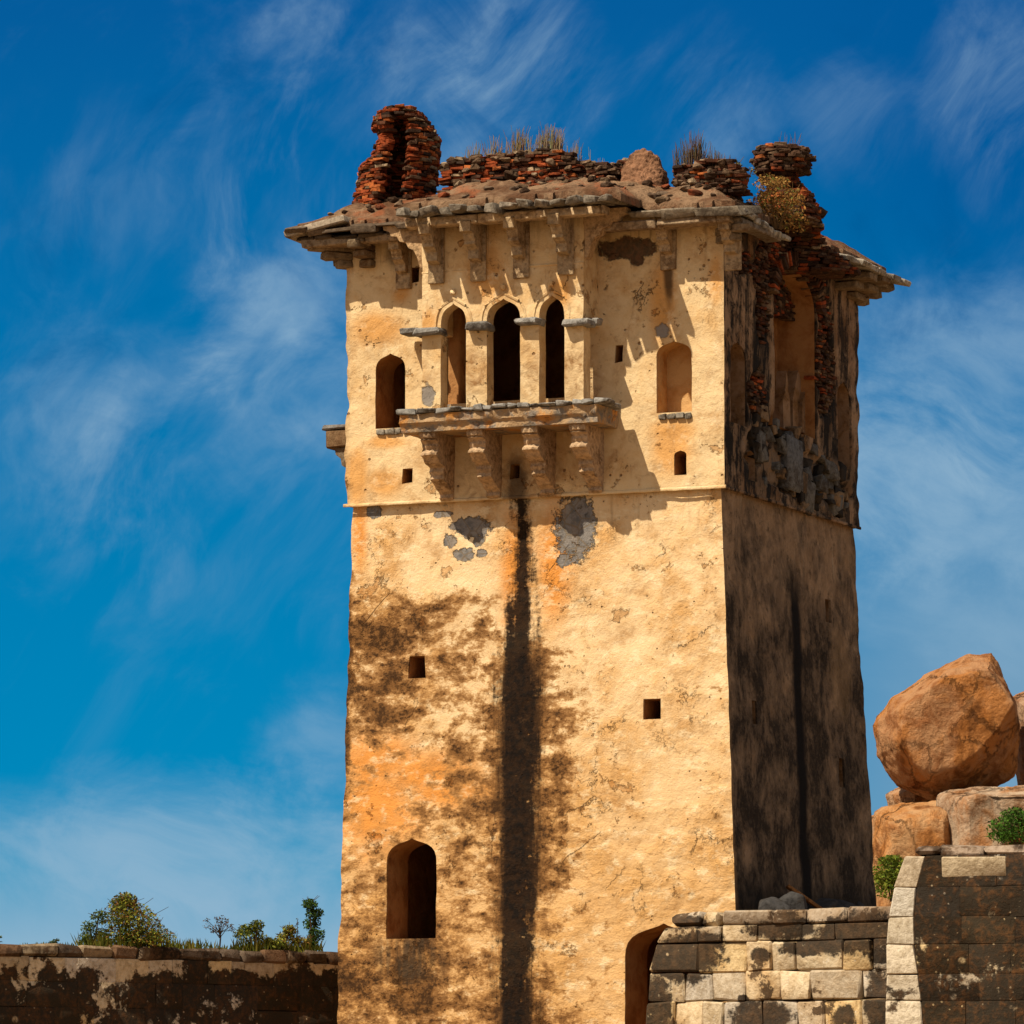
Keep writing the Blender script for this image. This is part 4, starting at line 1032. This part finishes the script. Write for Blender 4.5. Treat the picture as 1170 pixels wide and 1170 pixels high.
m.box(pA + dL * (lenL / 2) - nL_ * .33 + Vector((0, 0, (ZG - zt) / 2 - .06)), (lenL, .5, zt - ZG), Matrix((dL, -nL_, Vector((0, 0, 1)))).transposed(), 0, (.16, .11, .07))
local_build(m, 'block_courses', M_LW, BW)
m = MB(); masonry(m, pA + nL_ * .03, dL, nL_, [(zt - .22, zt)], lambda z: 0, lambda z: lenL, (.35, .9), .72, [(.20, .14, .09), (.26, .19, .12), (.16, .09, .05), (.12, .085, .06)], .035, .05, .006)
local_build(m, 'coping', M_COP, BW)

# low block wall in front of the tower's right foot
DW = 88.9; qA = PW(735, 1045, DW + 1.0); qB = PW(1022, 1036, DW - 1.4); zt2 = (qA.z + qB.z) / 2 + .02
d2 = Vector((qB.x - qA.x, qB.y - qA.y, 0)); len2 = d2.length; d2.normalize(); n2 = Vector((d2.y, -d2.x, 0))
LW = empty('low_wall', (qA.x, qA.y, ZG)); tag(LW, 'low wall of squared pale blocks with black lichen below the tower', 'wall')
def mat_low_wall():
    g = material('lichen_block_wall'); P = g.P; x, z = g.x, g.z
    nM = g.noise(P, 1.9, 9, 0.66, 0.4); nF = g.noise(P, 8, 8, 0.72); nL = g.noise(P, 0.9, 6, .6, .3)
    def WB(X, Y, rx, ry): p = PW(X, Y, DW); return (p.x - qA.x, p.z - ZG, rx / 68.8, ry / 68.8)
    col = g.mix(g.col, g.mix(g.col, (0.66, 0.60, 0.52, 1), 1.0, 'MULTIPLY'), g.ss(nF, 0.38, 0.68))
    col = g.mix(col, g.mix(col, (0.78, 0.58, 0.34, 1), 1.0, 'MULTIPLY'), g.ss(nL, .45, .65) * .7)
    n = nM * 0.55 + nF * 0.45
    mk = mask_stone(g, x, z, [WB(775, 1052, 34, 9), WB(782, 1094, 40, 26), WB(750, 1150, 20, 40), WB(800, 1075, 26, 12), WB(890, 1062, 40, 12), WB(975, 1070, 46, 24), WB(920, 1084, 26, 10), WB(870, 1162, 34, 18), WB(998, 1150, 16, 40), WB(960, 1165, 12, 14), WB(850, 1142, 6, 5), WB(868, 1092, 10, 8), WB(1000, 1095, 14, 8)], n, 3.2, 0.12)
    mk = g.mx(mk, g.ss(nL * 0.5 + n * 0.5, 0.535, 0.56) * 0.95)
    col = g.mix(col, (0.55, 0.50, 0.42, 1), g.ss(g.noise(P, 6, 8, 0.74), 0.60, 0.66) * 0.6)
    mk = mk * (1.0 - pits(g, P, 5.5, 0.2) * g.ss(nF, 0.45, 0.55) * 0.85)
    dark = g.mix((0.026, 0.019, 0.014, 1), (0.095, 0.055, 0.03, 1), g.ss(nM * 0.4 + nF * 0.6, 0.42, 0.66))
    col = g.mix(col, dark, mk * 0.96)
    return finish(g, col, nM * 0.5 + nF - mk * 0.2, 0.05, 1.0)
M_W2 = mat_low_wall()
def s_left(z):
    t_ = zt2 - z; return interp(t_, [(0, .80), (.12, .62), (.25, .42), (.45, .26), (.9, .13), (1.9, 0), (4, -.15)])
m = MB(); cz = [zt2, zt2 - .50, zt2 - 1.02, zt2 - 1.50, zt2 - 1.98, zt2 - 2.5, zt2 - 3.1, ZG - .1]
masonry(m, qA, d2, n2, [(cz[2], zt2 - .52), (cz[3], cz[2]), (cz[4], cz[3]), (cz[5], cz[4]), (cz[6], cz[5]), (cz[7], cz[6])], s_left, lambda z: len2, (.38, .95), .7, BLK, .024, .030, .010, .018)
masonry(m, qA, d2, n2, [(zt2 - .52, zt2 - .26)], s_left, lambda z: 1.48, (.4, .8), .7, BLK, .012, .02, .006)
masonry(m, qA, d2, n2, [(zt2 - .52, zt2 - .25)], lambda z: 1.52, lambda z: len2, (.6, .95), .7, BLK, .010, .012, .008)
local_build(m, 'block_courses', M_W2, LW)
m = MB(); masonry(m, qA + n2 * .015, d2, n2, [(zt2 - .255, zt2 - .02)], lambda z: .52, lambda z: 1.48, (.3, .6), .7, BLK, .03, .07, .008)
masonry(m, qA + n2 * .015, d2, n2, [(zt2 - .25, zt2)], lambda z: 1.52, lambda z: len2, (.6, 1.1), .72, [(.36, .28, .2), (.40, .31, .22), (.3, .23, .17)], .02, .04, .006)
local_build(m, 'coping', M_W2, LW)

# high battered wall at the right edge
DH = 85.5; rA = PW(1012, 1170, DH); rB = PW(1420, 1170, DH - 1.2); zt3 = PW(1100, 978, DH).z
d3 = Vector((rB.x - rA.x, rB.y - rA.y, 0)); len3 = d3.length; d3.normalize(); n3 = Vector((d3.y, -d3.x, 0))
HWALL = empty('corner_wall', (rA.x, rA.y, ZG)); tag(HWALL, 'tall black stained wall with pale corner blocks at the right edge', 'wall')
M_W3 = mat_masonry('lichen_black_corner_wall', -0.035, 0.345, 0.395, zt3 - ZG - .5, zt3 - ZG, 0.0, (0.11, 0.048, 0.018, 1), 40.0)
M_W4 = mat_masonry('pale_quoin', -0.05, 0.50, 0.55, 0.0, 4.0, 0.0, (0.075, 0.042, 0.022, 1), 55.0)
zb3 = PW(1100, 1170, DH).z
def e3(z): 
    t_ = (z - zb3) / (zt3 - zb3); return interp(t_, [(-2, -.1), (0, .0), (.55, .03), (.8, .14), (.95, .26), (1.05, .40)])
def q3(z):
    return e3(z) + interp((z - zb3) / (zt3 - zb3), [(-1, .5), (0, .62), (.55, .42), (1, .34)])
m = MB(); mq = MB(); z = zt3
while z > ZG - .2:
    h = random.uniform(.42, .52); za = z - h
    masonry(m, rA, d3, n3, [(za, z)], q3, lambda z: len3, (.5, .95), .9, BLK, .006, .010, -.004, .004)
    masonry(mq, rA + n3 * .012, d3, n3, [(za, z)], e3, lambda z: q3(z) - .005, (.9, 1.0), .9, [(.52, .46, .37), (.50, .40, .28), (.54, .45, .33)], .012, .018, .006); z = za
# one lighter panel near the top beside the quoin
masonry(mq, rA + n3 * .022, d3, n3, [(zt3 - .36, zt3 - .01)], lambda z: .90, lambda z: 1.96, (.9, 1.2), .5, [(.52, .41, .27)], .012, .03, .01, .002, False)
local_build(m, 'wall_face', M_W3, HWALL); local_build(mq, 'corner_blocks', M_W4, HWALL)
m = MB(); masonry(m, rA + n3 * .01, d3, n3, [(zt3 - .005, zt3 + .17)], lambda z: .50, lambda z: len3, (.25, .8), .95, [(.22, .16, .12), (.3, .22, .16), (.15, .11, .08)], .04, .05, .012)
local_build(m, 'coping', M_COP, HWALL)

# raised earth bank behind the low wall at the tower's right foot
tb = MB(); N1 = 26; N2 = 40
pc = loc2w(0.1, -.1, 0)
for j in range(N2 + 1):
    for i in range(N1 + 1):
        u = .02 + i * .42; v = -1.2 + j * .35; p = loc2w(u, v, 0)
        e = min(1, min(i, N1 - i, j, N2 - j) / 1.5)
        hz_ = ZG + (zt2 - .22 - ZG) * sm(e, 0, 1) * (1 - .55 * sm(u, 5.5, 10)) + .1 * fbm((u * .8, v * .8, 2), 4) + .3 * sm(.7 - u, 0, .7) * sm(v, .8, 2.5)
        tb.v.append((p.x, p.y, hz_))
for j in range(N2):
    for i in range(N1): q = j * (N1 + 1) + i; tb.f.append((q, q + 1, q + N1 + 2, q + N1 + 1)); tb.c.append((1, 1, 1)); tb.mi.append(0)
tag(tb.build('terrace', M_EARTH), kind='structure')

# ================================================================== ROCKS
def hull_rock(name, pts, col, subdiv=4, amp=.10, smooth=2, crease=None, seed=0., mat=None, soft=.35):
    bm = bmesh.new()
    for p in pts: bm.verts.new(p)
    r = bmesh.ops.convex_hull(bm, input=bm.verts)
    bmesh.ops.delete(bm, geom=[v for v in bm.verts if not v.link_faces], context='VERTS')
    bmesh.ops.triangulate(bm, faces=bm.faces)
    for k in range(subdiv):
        bmesh.ops.subdivide_edges(bm, edges=bm.edges, cuts=1, use_grid_fill=True)
        bmesh.ops.triangulate(bm, faces=[f for f in bm.faces if len(f.verts) > 4])
        if k >= 1:
            for _ in range(smooth): bmesh.ops.smooth_vert(bm, verts=bm.verts, factor=soft, use_axis_x=True, use_axis_y=True, use_axis_z=True)
    bm.normal_update(); size = max(max(v.co[i] for v in bm.verts) - min(v.co[i] for v in bm.verts) for i in range(3))
    for v in bm.verts:
        p = v.co * (2.2 / size) + Vector((seed, 0, 0))
        v.co += v.normal * (amp * size * .35 * (fbm(p * 1.2, 6) + .5 * fbm(p * 4, 5)))
    base = Vector((sum(v.co.x for v in bm.verts) / len(bm.verts), sum(v.co.y for v in bm.verts) / len(bm.verts), min(v.co.z for v in bm.verts)))
    me = bpy.data.meshes.new(name)
    for v in bm.verts: v.co -= base
    for f in bm.faces: f.smooth = True
    bm.to_mesh(me); bm.free()
    at = me.color_attributes.new('Col', 'FLOAT_COLOR', 'CORNER'); at.data.foreach_set('color', list(col + (1,)) * len(me.loops))
    me.materials.append(mat or M_ROCK); o = bpy.data.objects.new(name, me); COL.objects.link(o); o.location = base; return o
def px_rock(outline, depth, thick, front=None, back=.55, zlow=None):
    """outline traced at its own distance; given real thickness front and back"""
    pts = [PW(X, Y, depth) for X, Y in outline]
    cx = sum(p[0] for p in outline) / len(outline); cy = sum(p[1] for p in outline) / len(outline)
    fr_ = front or [(cx + (X - cx) * .62, cy + (Y - cy) * .62) for X, Y in outline]
    pts += [PW(X, Y, depth) + Vector((0, -thick, 0)) for X, Y in fr_]
    pts += [PW(cx + (X - cx) * .75, cy + (Y - cy) * .75, depth) + Vector((0, thick * back * 2, 0)) for X, Y in outline]
    if zlow is not None: pts += [Vector((p.x, p.y, zlow)) for p in pts]
    return pts
TAN = (.46, .255, .13)
def grow(ol, k): 
    cx = sum(p[0] for p in ol) / len(ol); cy = sum(p[1] for p in ol) / len(ol); return [(cx + (x - cx) * k, cy + (y - cy) * k) for x, y in ol]
DB = 135.
o = hull_rock('boulder', px_rock(grow([(1132, 747), (1108, 749), (1060, 771), (1018, 797), (996, 829), (1003, 862), (1026, 896), (1068, 916), (1112, 914), (1158, 886), (1165, 845), (1157, 806), (1143, 768)], 1.03), DB, 1.9,
    front=[(1030, 812), (1075, 782), (1122, 772), (1150, 812), (1132, 842), (1108, 868), (1085, 885), (1052, 890), (1024, 856)]), (.42, .215, .10), 5, .05, 1, seed=2.1, soft=.09)
tag(o, 'huge rounded orange boulder balanced on flat rocks right of the tower', 'boulder')
def lowz(*a): return ZG + 2.0
specs = [
 ([(1014, 908), (1030, 899), (1052, 908), (1080, 916), (1078, 930), (1020, 930)], 136.5, .9, None, (.46, .27, .15), 'thin flat rock wedged just under the left of the balanced boulder'),
 ([(1004, 932), (1030, 924), (1075, 921), (1088, 926), (1085, 960), (1062, 975), (1045, 1070), (1002, 1070), (996, 1010), (1000, 960)], 133.5, 1.3, ZG + .5, (.50, .28, .13), 'orange streaked rock below the boulder, left of the squared block'),
 ([(1080, 912), (1100, 906), (1150, 903), (1210, 900), (1215, 985), (1086, 985)], 133., 1.5, ZG + .5, (.46, .33, .22), 'squared pale grey rock under the boulder, beside the green bush'),
 ([(986, 945), (995, 934), (1012, 930), (1018, 960), (1010, 1060), (985, 1060)], 138., 1.2, ZG + .5, (.44, .29, .18), 'tall narrow rock between the tower and the orange streaked rock'),
 ([(1158, 800), (1176, 792), (1215, 812), (1235, 860), (1215, 905), (1168, 905), (1161, 860)], 137.5, 1.6, None, (.42, .26, .16), 'second large boulder at the right edge, partly hidden by the balanced one')]
for k, (ol, dp, th, zl, col, lab) in enumerate(specs):
    tag(hull_rock('boulder', px_rock(grow(ol, 1.09), dp, th, zlow=zl), col, 5, .06, 1, seed=5. + 3 * k, soft=.10), lab, 'boulder')
# rocky hill carrying the boulders
hm = MB(); n = 40
hc = PW(1110, 1000, 138)
for j in range(n + 1):
    for i in range(n + 1):
        x = hc.x - 22 + 44 * i / n; y = hc.y - 12 + 44 * j / n
        d = math.hypot((x - hc.x) / 16, (y - hc.y - 6) / 16) if 0 else math.hypot((x - hc.x) / 18, (y - hc.y - 7) / 13)
        hm.v.append((x, y, ZG - .4 + 5.6 * sm(1.15 - d, 0, .9) + .35 * fbm((x * .3, y * .3, 0), 4)))
for j in range(n):
    for i in range(n): q = j * (n + 1) + i; hm.f.append((q, q + 1, q + n + 2, q + n + 1)); hm.c.append((.3, .2, .12)); hm.mi.append(0)
tag(hm.build('hill', M_ROCK), kind='structure')
uq, zq_ = F(741, 207, .7)
pts = [Vector((uq + a * .46 + random.gauss(0, .05), .7 + b * .45, zq_ - .2 + c + random.gauss(0, .04))) for a, b, c in ((-1, 0, 0), (1, 0, 0), (0, -1, 0), (0, 1, 0), (-.8, -.6, .35), (.85, -.5, .25), (-.55, -.3, .66), (.1, -.35, .70), (.45, 0, .60), (-.4, .4, .6), (.4, .6, .4), (-.25, -.1, .70), (-.6, 0, .62), (.25, -.4, .66), (.75, -.8, 0), (-.8, -.8, 0))]
o = hull_rock('rubble_mound', pts, (.25, .125, .068), 5, .20, 1, seed=77., mat=M_BRICK, soft=.2); o.location.z -= ZG; o.parent = TOWER
# dark stones and a broken plank on the bank against the tower
for k, (X, Y, r, lab) in enumerate(((886, 1026, .32, 'leftmost of the dark stones heaped at the tower foot'), (903, 1024, .36, 'dark stone at the tower foot just left of the plank'), (938, 1028, .34, 'dark stone at the tower foot right of the plank'), (962, 1030, .38, 'low dark stone at the tower foot, second from the right'), (985, 1033, .34, 'rightmost of the dark stones heaped at the tower foot'))):
    v, z = RF(X, Y, .75); c = loc2w(.75, v, zt2 + .13)
    pts = [c + Vector((random.gauss(0, 1), random.gauss(0, 1), random.gauss(0, 1))).normalized() * r * random.uniform(.8, 1.25) for _ in range(16)]
    tag(hull_rock('fallen_stone', pts, (.06, .055, .052), 3, .05, 1, seed=20. + k, mat=M_STONE), lab, 'stone')
m = MB(); v, _ = RF(914, 1020, .5)
a = loc2w(.35, v - .25, zt2 + .62); b = loc2w(1.1, v + .25, zt2 + .02); dv = (b - a)
M3 = dv.to_track_quat('X', 'Z').to_matrix(); m.box((0, 0, 0), (dv.length, .18, .06), M3, .01, (.34, .15, .05), .01)
o = m.build('broken_plank', M_WOOD); o.location = (a + b) / 2; tag(o, 'brown broken plank leaning among dark stones at the tower foot', 'plank')

# ================================================================== PLANTS
def leafcloud(m, blobs, n, size, cols, flat=.6):
    """many leaf-sized faces spread through a set of ellipsoid clumps"""
    for _ in range(n):
        c, r = random.choice(blobs); d = Vector((random.gauss(0, 1), random.gauss(0, 1), random.gauss(0, 1))).normalized()
        k = random.random() ** .45; p = Vector(c) + Vector((d.x * r[0], d.y * r[1], d.z * r[2])) * k
        s_ = size * random.uniform(.6, 1.4); x = Vector((random.gauss(0, 1), random.gauss(0, 1), random.gauss(0, .7))).normalized(); y = x.orthogonal().normalized()
        y = (y * math.cos(random.uniform(0, 6)) + x.cross(y) * math.sin(random.uniform(0, 6))).normalized()
        cc = random.choice(cols); kk = random.uniform(1.1, 2.3)
        m.add([p - x * s_, p - y * s_ * .45, p + x * s_, p + y * s_ * .45], [(0, 1, 2, 3)], tuple(v * kk for v in cc))
def shrub(name, base, w, h, n, size, cols, label, cat='shrub', clumps=9, shape=None, stems=7, stemcol=(.10, .06, .035)):
    E = empty(name, base); tag(E, label, cat); st_ = MB(); fo = MB(); bl_ = []
    for k in range(clumps):
        t_ = (k + .5) / clumps
        if shape: x, z, rx, rz_ = shape[k % len(shape)]
        else:
            x = random.uniform(-.5, .5) * (1 - t_ * .55); z = .15 + .75 * t_; rx = .26 * (1.1 - .5 * t_); rz_ = .17
        y = random.uniform(-.3, .3) * w
        bl_.append((Vector((x * w, y, z * h)), (rx * w, rx * w * .9, rz_ * h)))
        if k < stems: st_.tube([(x * w * .15, y * .15, 0), (x * w * .5, y * .5, z * h * .55), (x * w, y, z * h)], [.03, .02, .008], 4, stemcol)
    for k in range(max(0, stems - clumps)): pass
    leafcloud(fo, bl_, n, size, cols)
    for k in range(int(clumps * 2.5)):                    # bare twigs breaking the outline
        c, r = random.choice(bl_); d = Vector((random.uniform(-1, 1), random.uniform(-1, 1), random.uniform(0, 1.3)))
        st_.tube([c, c + Vector((d.x * r[0], d.y * r[1], d.z * r[2])) * 1.35], [.008, .004], 3, stemcol)
    a = st_.build('stem', M_DRY, None, None); a.parent = E
    b = fo.build('foliage', M_LEAF, None, None, recalc=False); b.parent = E
    return E
def wall_top(X, back=.3):
    t_ = 0
    for k in range(200):
        p = pA + dL * (lenL * k / 199)
        if (p.x / p.y * FPX + 585) >= X: break
    return Vector((p.x, p.y, zt - .02)) - nL_ * back
GRN = [(.055, .075, .016), (.09, .10, .018), (.03, .045, .012)]; YGR = [(.19, .18, .025), (.13, .14, .022), (.24, .19, .04)]; RBR = [(.11, .05, .018), (.15, .075, .02), (.06, .045, .014)]
shrub('bush', wall_top(157), 1.45, 1.0, 6500, .028, YGR[:1] + GRN + RBR[:2] + YGR[:1], 'tall dense bush with reddish tips on the left wall', 'bush', shape=[(-.05, .85, .16, .16), (.02, .62, .27, .22), (.16, .45, .28, .25), (-.14, .5, .22, .25), (.3, .2, .3, .2), (0, .2, .42, .2), (-.05, .75, .2, .2), (.1, .3, .4, .2)], clumps=8)
shrub('shrub', wall_top(119), .5, .68, 800, .028, GRN, 'thin dark shrub at the left side of the tall bush', shape=[(.1, .8, .3, .2), (-.2, .5, .3, .2), (.2, .3, .3, .2), (-.3, .2, .3, .2)], clumps=4)
shrub('low_plant', wall_top(205), .55, .22, 300, .025, GRN, 'tiny dark weed on the left wall, nearest left of the bush', 'weed', clumps=4) if 0 else None
shrub('weed', wall_top(70), .35, .14, 200, .022, [(.05, .07, .03)], 'small green weed on the wall top left of the tall bush', 'weed', clumps=3)
shrub('weed', wall_top(4), .35, .18, 200, .022, GRN, 'small dark weed on the wall at the left picture edge', 'weed', clumps=3)
shrub('shrub', wall_top(303), .85, .56, 2000, .026, GRN + YGR[:1], 'rounded green shrub on the wall between small tree and tower', clumps=7)
shrub('shrub', wall_top(333), .75, .5, 1600, .026, YGR + RBR[:1], 'yellowish shrub on the wall beside the flower spike', clumps=6)
shrub('weed', wall_top(372, .5), .5, .36, 300, .025, RBR + [(.25, .14, .05)], 'rusty brown dry weed at the foot of the slim tree', 'weed', clumps=4)
shrub('slim_tree', wall_top(377, .6), .42, .98, 1500, .03, [(.025, .05, .012), (.05, .085, .02)], 'slim dark green tree on the wall touching the tower edge', 'tree', shape=[(-.1, .92, .35, .1), (.1, .75, .45, .12), (0, .55, .4, .14), (.2, .35, .4, .14), (0, .18, .3, .1)], clumps=5)
E = empty('small_tree', wall_top(261)); tag(E, 'small sparse bare looking tree on the wall between bushes', 'tree')
m = MB(); m.tube([(0, 0, 0), (.02, 0, .25), (.0, 0, .4)], [.018, .014, .01], 5, (.08, .05, .03)); tips = []
for k in range(16):
    a = k * 2.4; r = random.uniform(.12, .27); q = Vector((math.cos(a) * r, math.sin(a) * r * .8, .36 + random.uniform(0, .24))); m.tube([(0, 0, .22 + .01 * k), q * .6 + Vector((0, 0, .13)), q], [.009, .006, .004], 3, (.08, .05, .03)); tips.append((q, (.07, .07, .045)))
o = m.build('trunk', M_DRY, None, None); o.parent = E
m = MB(); leafcloud(m, tips, 330, .02, [(.075, .045, .035), (.05, .045, .03), (.10, .06, .04)]); o = m.build('crown', M_LEAF, None, None, recalc=False); o.parent = E
E = empty('flower_spike', wall_top(350)); tag(E, 'single tall dark flower spike on the wall near the tower', 'plant')
m = MB(); m.tube([(0, 0, 0), (.01, 0, .6)], [.01, .005], 4, (.08, .06, .04)); o = m.build('stem', M_DRY, None, None); o.parent = E
m = MB(); leafcloud(m, [(Vector((.005, 0, .18 + .06 * k)), (.05 - .004 * k, .05, .035)) for k in range(8)], 110, .016, [(.09, .05, .05), (.06, .06, .03)]); o = m.build('flower_head', M_LEAF, None, None, recalc=False); o.parent = E
gr = MB()                                                # grass along the wall top
for X0, X1, n, h in ((105, 205, 420, .30), (205, 250, 130, .20), (280, 372, 380, .26), (250, 282, 60, .12), (40, 105, 60, .08)):
    for _ in range(n):
        b = wall_top(random.uniform(X0, X1), random.uniform(.05, .55)); hh = h * random.uniform(.4, 1.15); l = Vector((random.gauss(0, .25), random.gauss(0, .25), 1)) * hh
        c = random.choice(YGR + [(.10, .11, .02)]); s_ = Vector((.012, .004, 0)); gr.add([b - s_, b + s_, b + l * .6 + s_ * .6 + Vector((0, 0, 0)), b + l, b + l * .6 - s_ * .6], [(0, 1, 2, 3, 4)], c)
o = gr.build('grass', M_LEAF, None, None, recalc=False); tag(o, 'yellow green grass along the top of the left wall', 'grass', kind='stuff')
# bushes among the boulders
p = PW(1017, 1040, 100.); p.z -= 0; b0_ = Vector((p.x, p.y, p.z - .35))
bp = PW(1019, 1030, 131.); 
shrub('bush', Vector((bp.x, bp.y, bp.z)), 1.15, 1.15, 2200, .05, [(.11, .14, .018), (.16, .17, .025), (.06, .09, .014)], 'bright green bush between tower and high wall, below the boulders', 'bush', clumps=9, shape=[(0, .85, .3, .14), (-.15, .6, .4, .2), (.15, .6, .4, .2), (0, .3, .5, .25), (-.1, .4, .45, .2)])
bp = PW(1163, 966, 131.)
shrub('bush', Vector((bp.x, bp.y, bp.z)), 1.35, .95, 2400, .045, [(.035, .085, .012), (.06, .12, .016), (.025, .05, .01)], 'dark green bush at right edge in front of pale rock', 'bush', clumps=9, shape=[(0, .8, .3, .2), (-.25, .5, .3, .25), (.25, .6, .3, .25), (0, .25, .5, .25), (-.3, .25, .3, .2)])
# dry stalks on the roof
def stalks(X, Yb, Yt, halfw, n, v, label, cols, name='dry_grass'):
    u, z = F(X, Yb, v); base = loc2w(u, v, z - .12); h = (Yb - Yt) / 65.
    E = MB()
    for _ in range(int(n * 1.9)):
        x = random.gauss(0, .62) * halfw / 65.; y = random.uniform(-.12, .12); hh = h * random.uniform(.45, 1.05) * (1 - .35 * min(1, abs(x) / (halfw / 65. + .01))); lx = random.gauss(.03, .13) + x * .2
        pts = [(x, y, 0), (x + lx * .4 * hh, y, hh * .55), (x + lx * hh * 1.2, y + random.gauss(0, .03), hh + .12)]
        E.tube(pts, [.007, .006, .003], 3, tuple(random.uniform(.7, 1.2) * c for c in random.choice(cols)))
        if random.random() < .5:
            t_ = Vector(pts[1]); E.tube([t_, t_ + Vector((random.gauss(0, .06), 0, random.uniform(.06, .16)))], [.005, .002], 3, cols[0])
    o = E.build(name, M_DRY, None, None, loc=base); tag(o, label, 'dry grass', 'dry grass clumps on the roof'); return o
DC = [(.33, .22, .14), (.24, .15, .09), (.40, .29, .19)]; DK = [(.16, .10, .07), (.10, .065, .045), (.2, .13, .09)]
stalks(541, 180, 160, 10, 16, .45, 'short sparse dry grass at left end of the brick parapet', DC)
stalks(565, 178, 153, 10, 18, .45, 'thin dry grass above the parapet, second from the left', DC)
stalks(592, 176, 141, 12, 48, .45, 'pale upright dry grass on the parapet left of the tallest clump', DC)
stalks(627, 174, 138, 15, 75, .45, 'tallest dense brown dry grass on the right of the long parapet', DC)
stalks(655, 186, 158, 12, 22, .55, 'thin dry grass just right of the tallest clump', DC)
stalks(683, 192, 180, 14, 16, .6, 'very low dry grass before the rounded brick mound', DC)
stalks(792, 190, 148, 17, 80, .55, 'dark dry grass right of the rounded brick mound', DK)
stalks(818, 186, 172, 16, 26, .55, 'short dark dry grass on the right parapet stump', DK)
_b = tr_.copy(); pz = zpx(162, DR); q = loc2w(_b.x, _b.y, pz)
E = MB()
for _ in range(16):
    x = random.uniform(-.18, .2); E.tube([(x, 0, 0), (x + random.gauss(0, .05), 0, random.uniform(.15, .36))], [.006, .003], 3, random.choice(DK))
o = E.build('dry_grass', M_DRY, None, None, loc=q - Vector((0.02, 0, .02))); tag(o, 'few dark stalks on top of the right brick stump', 'dry grass', 'dry grass clumps on the roof')
q = PW(888, 262, 93.2)
shrub('dry_bush', q, 1.25, 1.0, 1900, .032, [(.26, .12, .035), (.20, .10, .03), (.10, .10, .025), (.32, .18, .06), (.14, .06, .02)], 'rusty dry bush growing up the right brick stump', 'bush', clumps=8, shape=[(-.15, .75, .22, .2), (0, .55, .3, .25), (.12, .35, .3, .22), (.25, .15, .25, .2), (-.25, .45, .22, .2), (-.05, .3, .3, .2), (.2, .5, .2, .2), (.05, .85, .15, .12)], stemcol=(.2, .11, .05))
q = PW(851, 214, 93.0)
shrub('shrub', q, .45, .5, 160, .025, [(.10, .10, .04), (.16, .12, .05)], 'wispy sparse shrub left of the right brick stump', clumps=4, stems=4, stemcol=(.16, .11, .07))
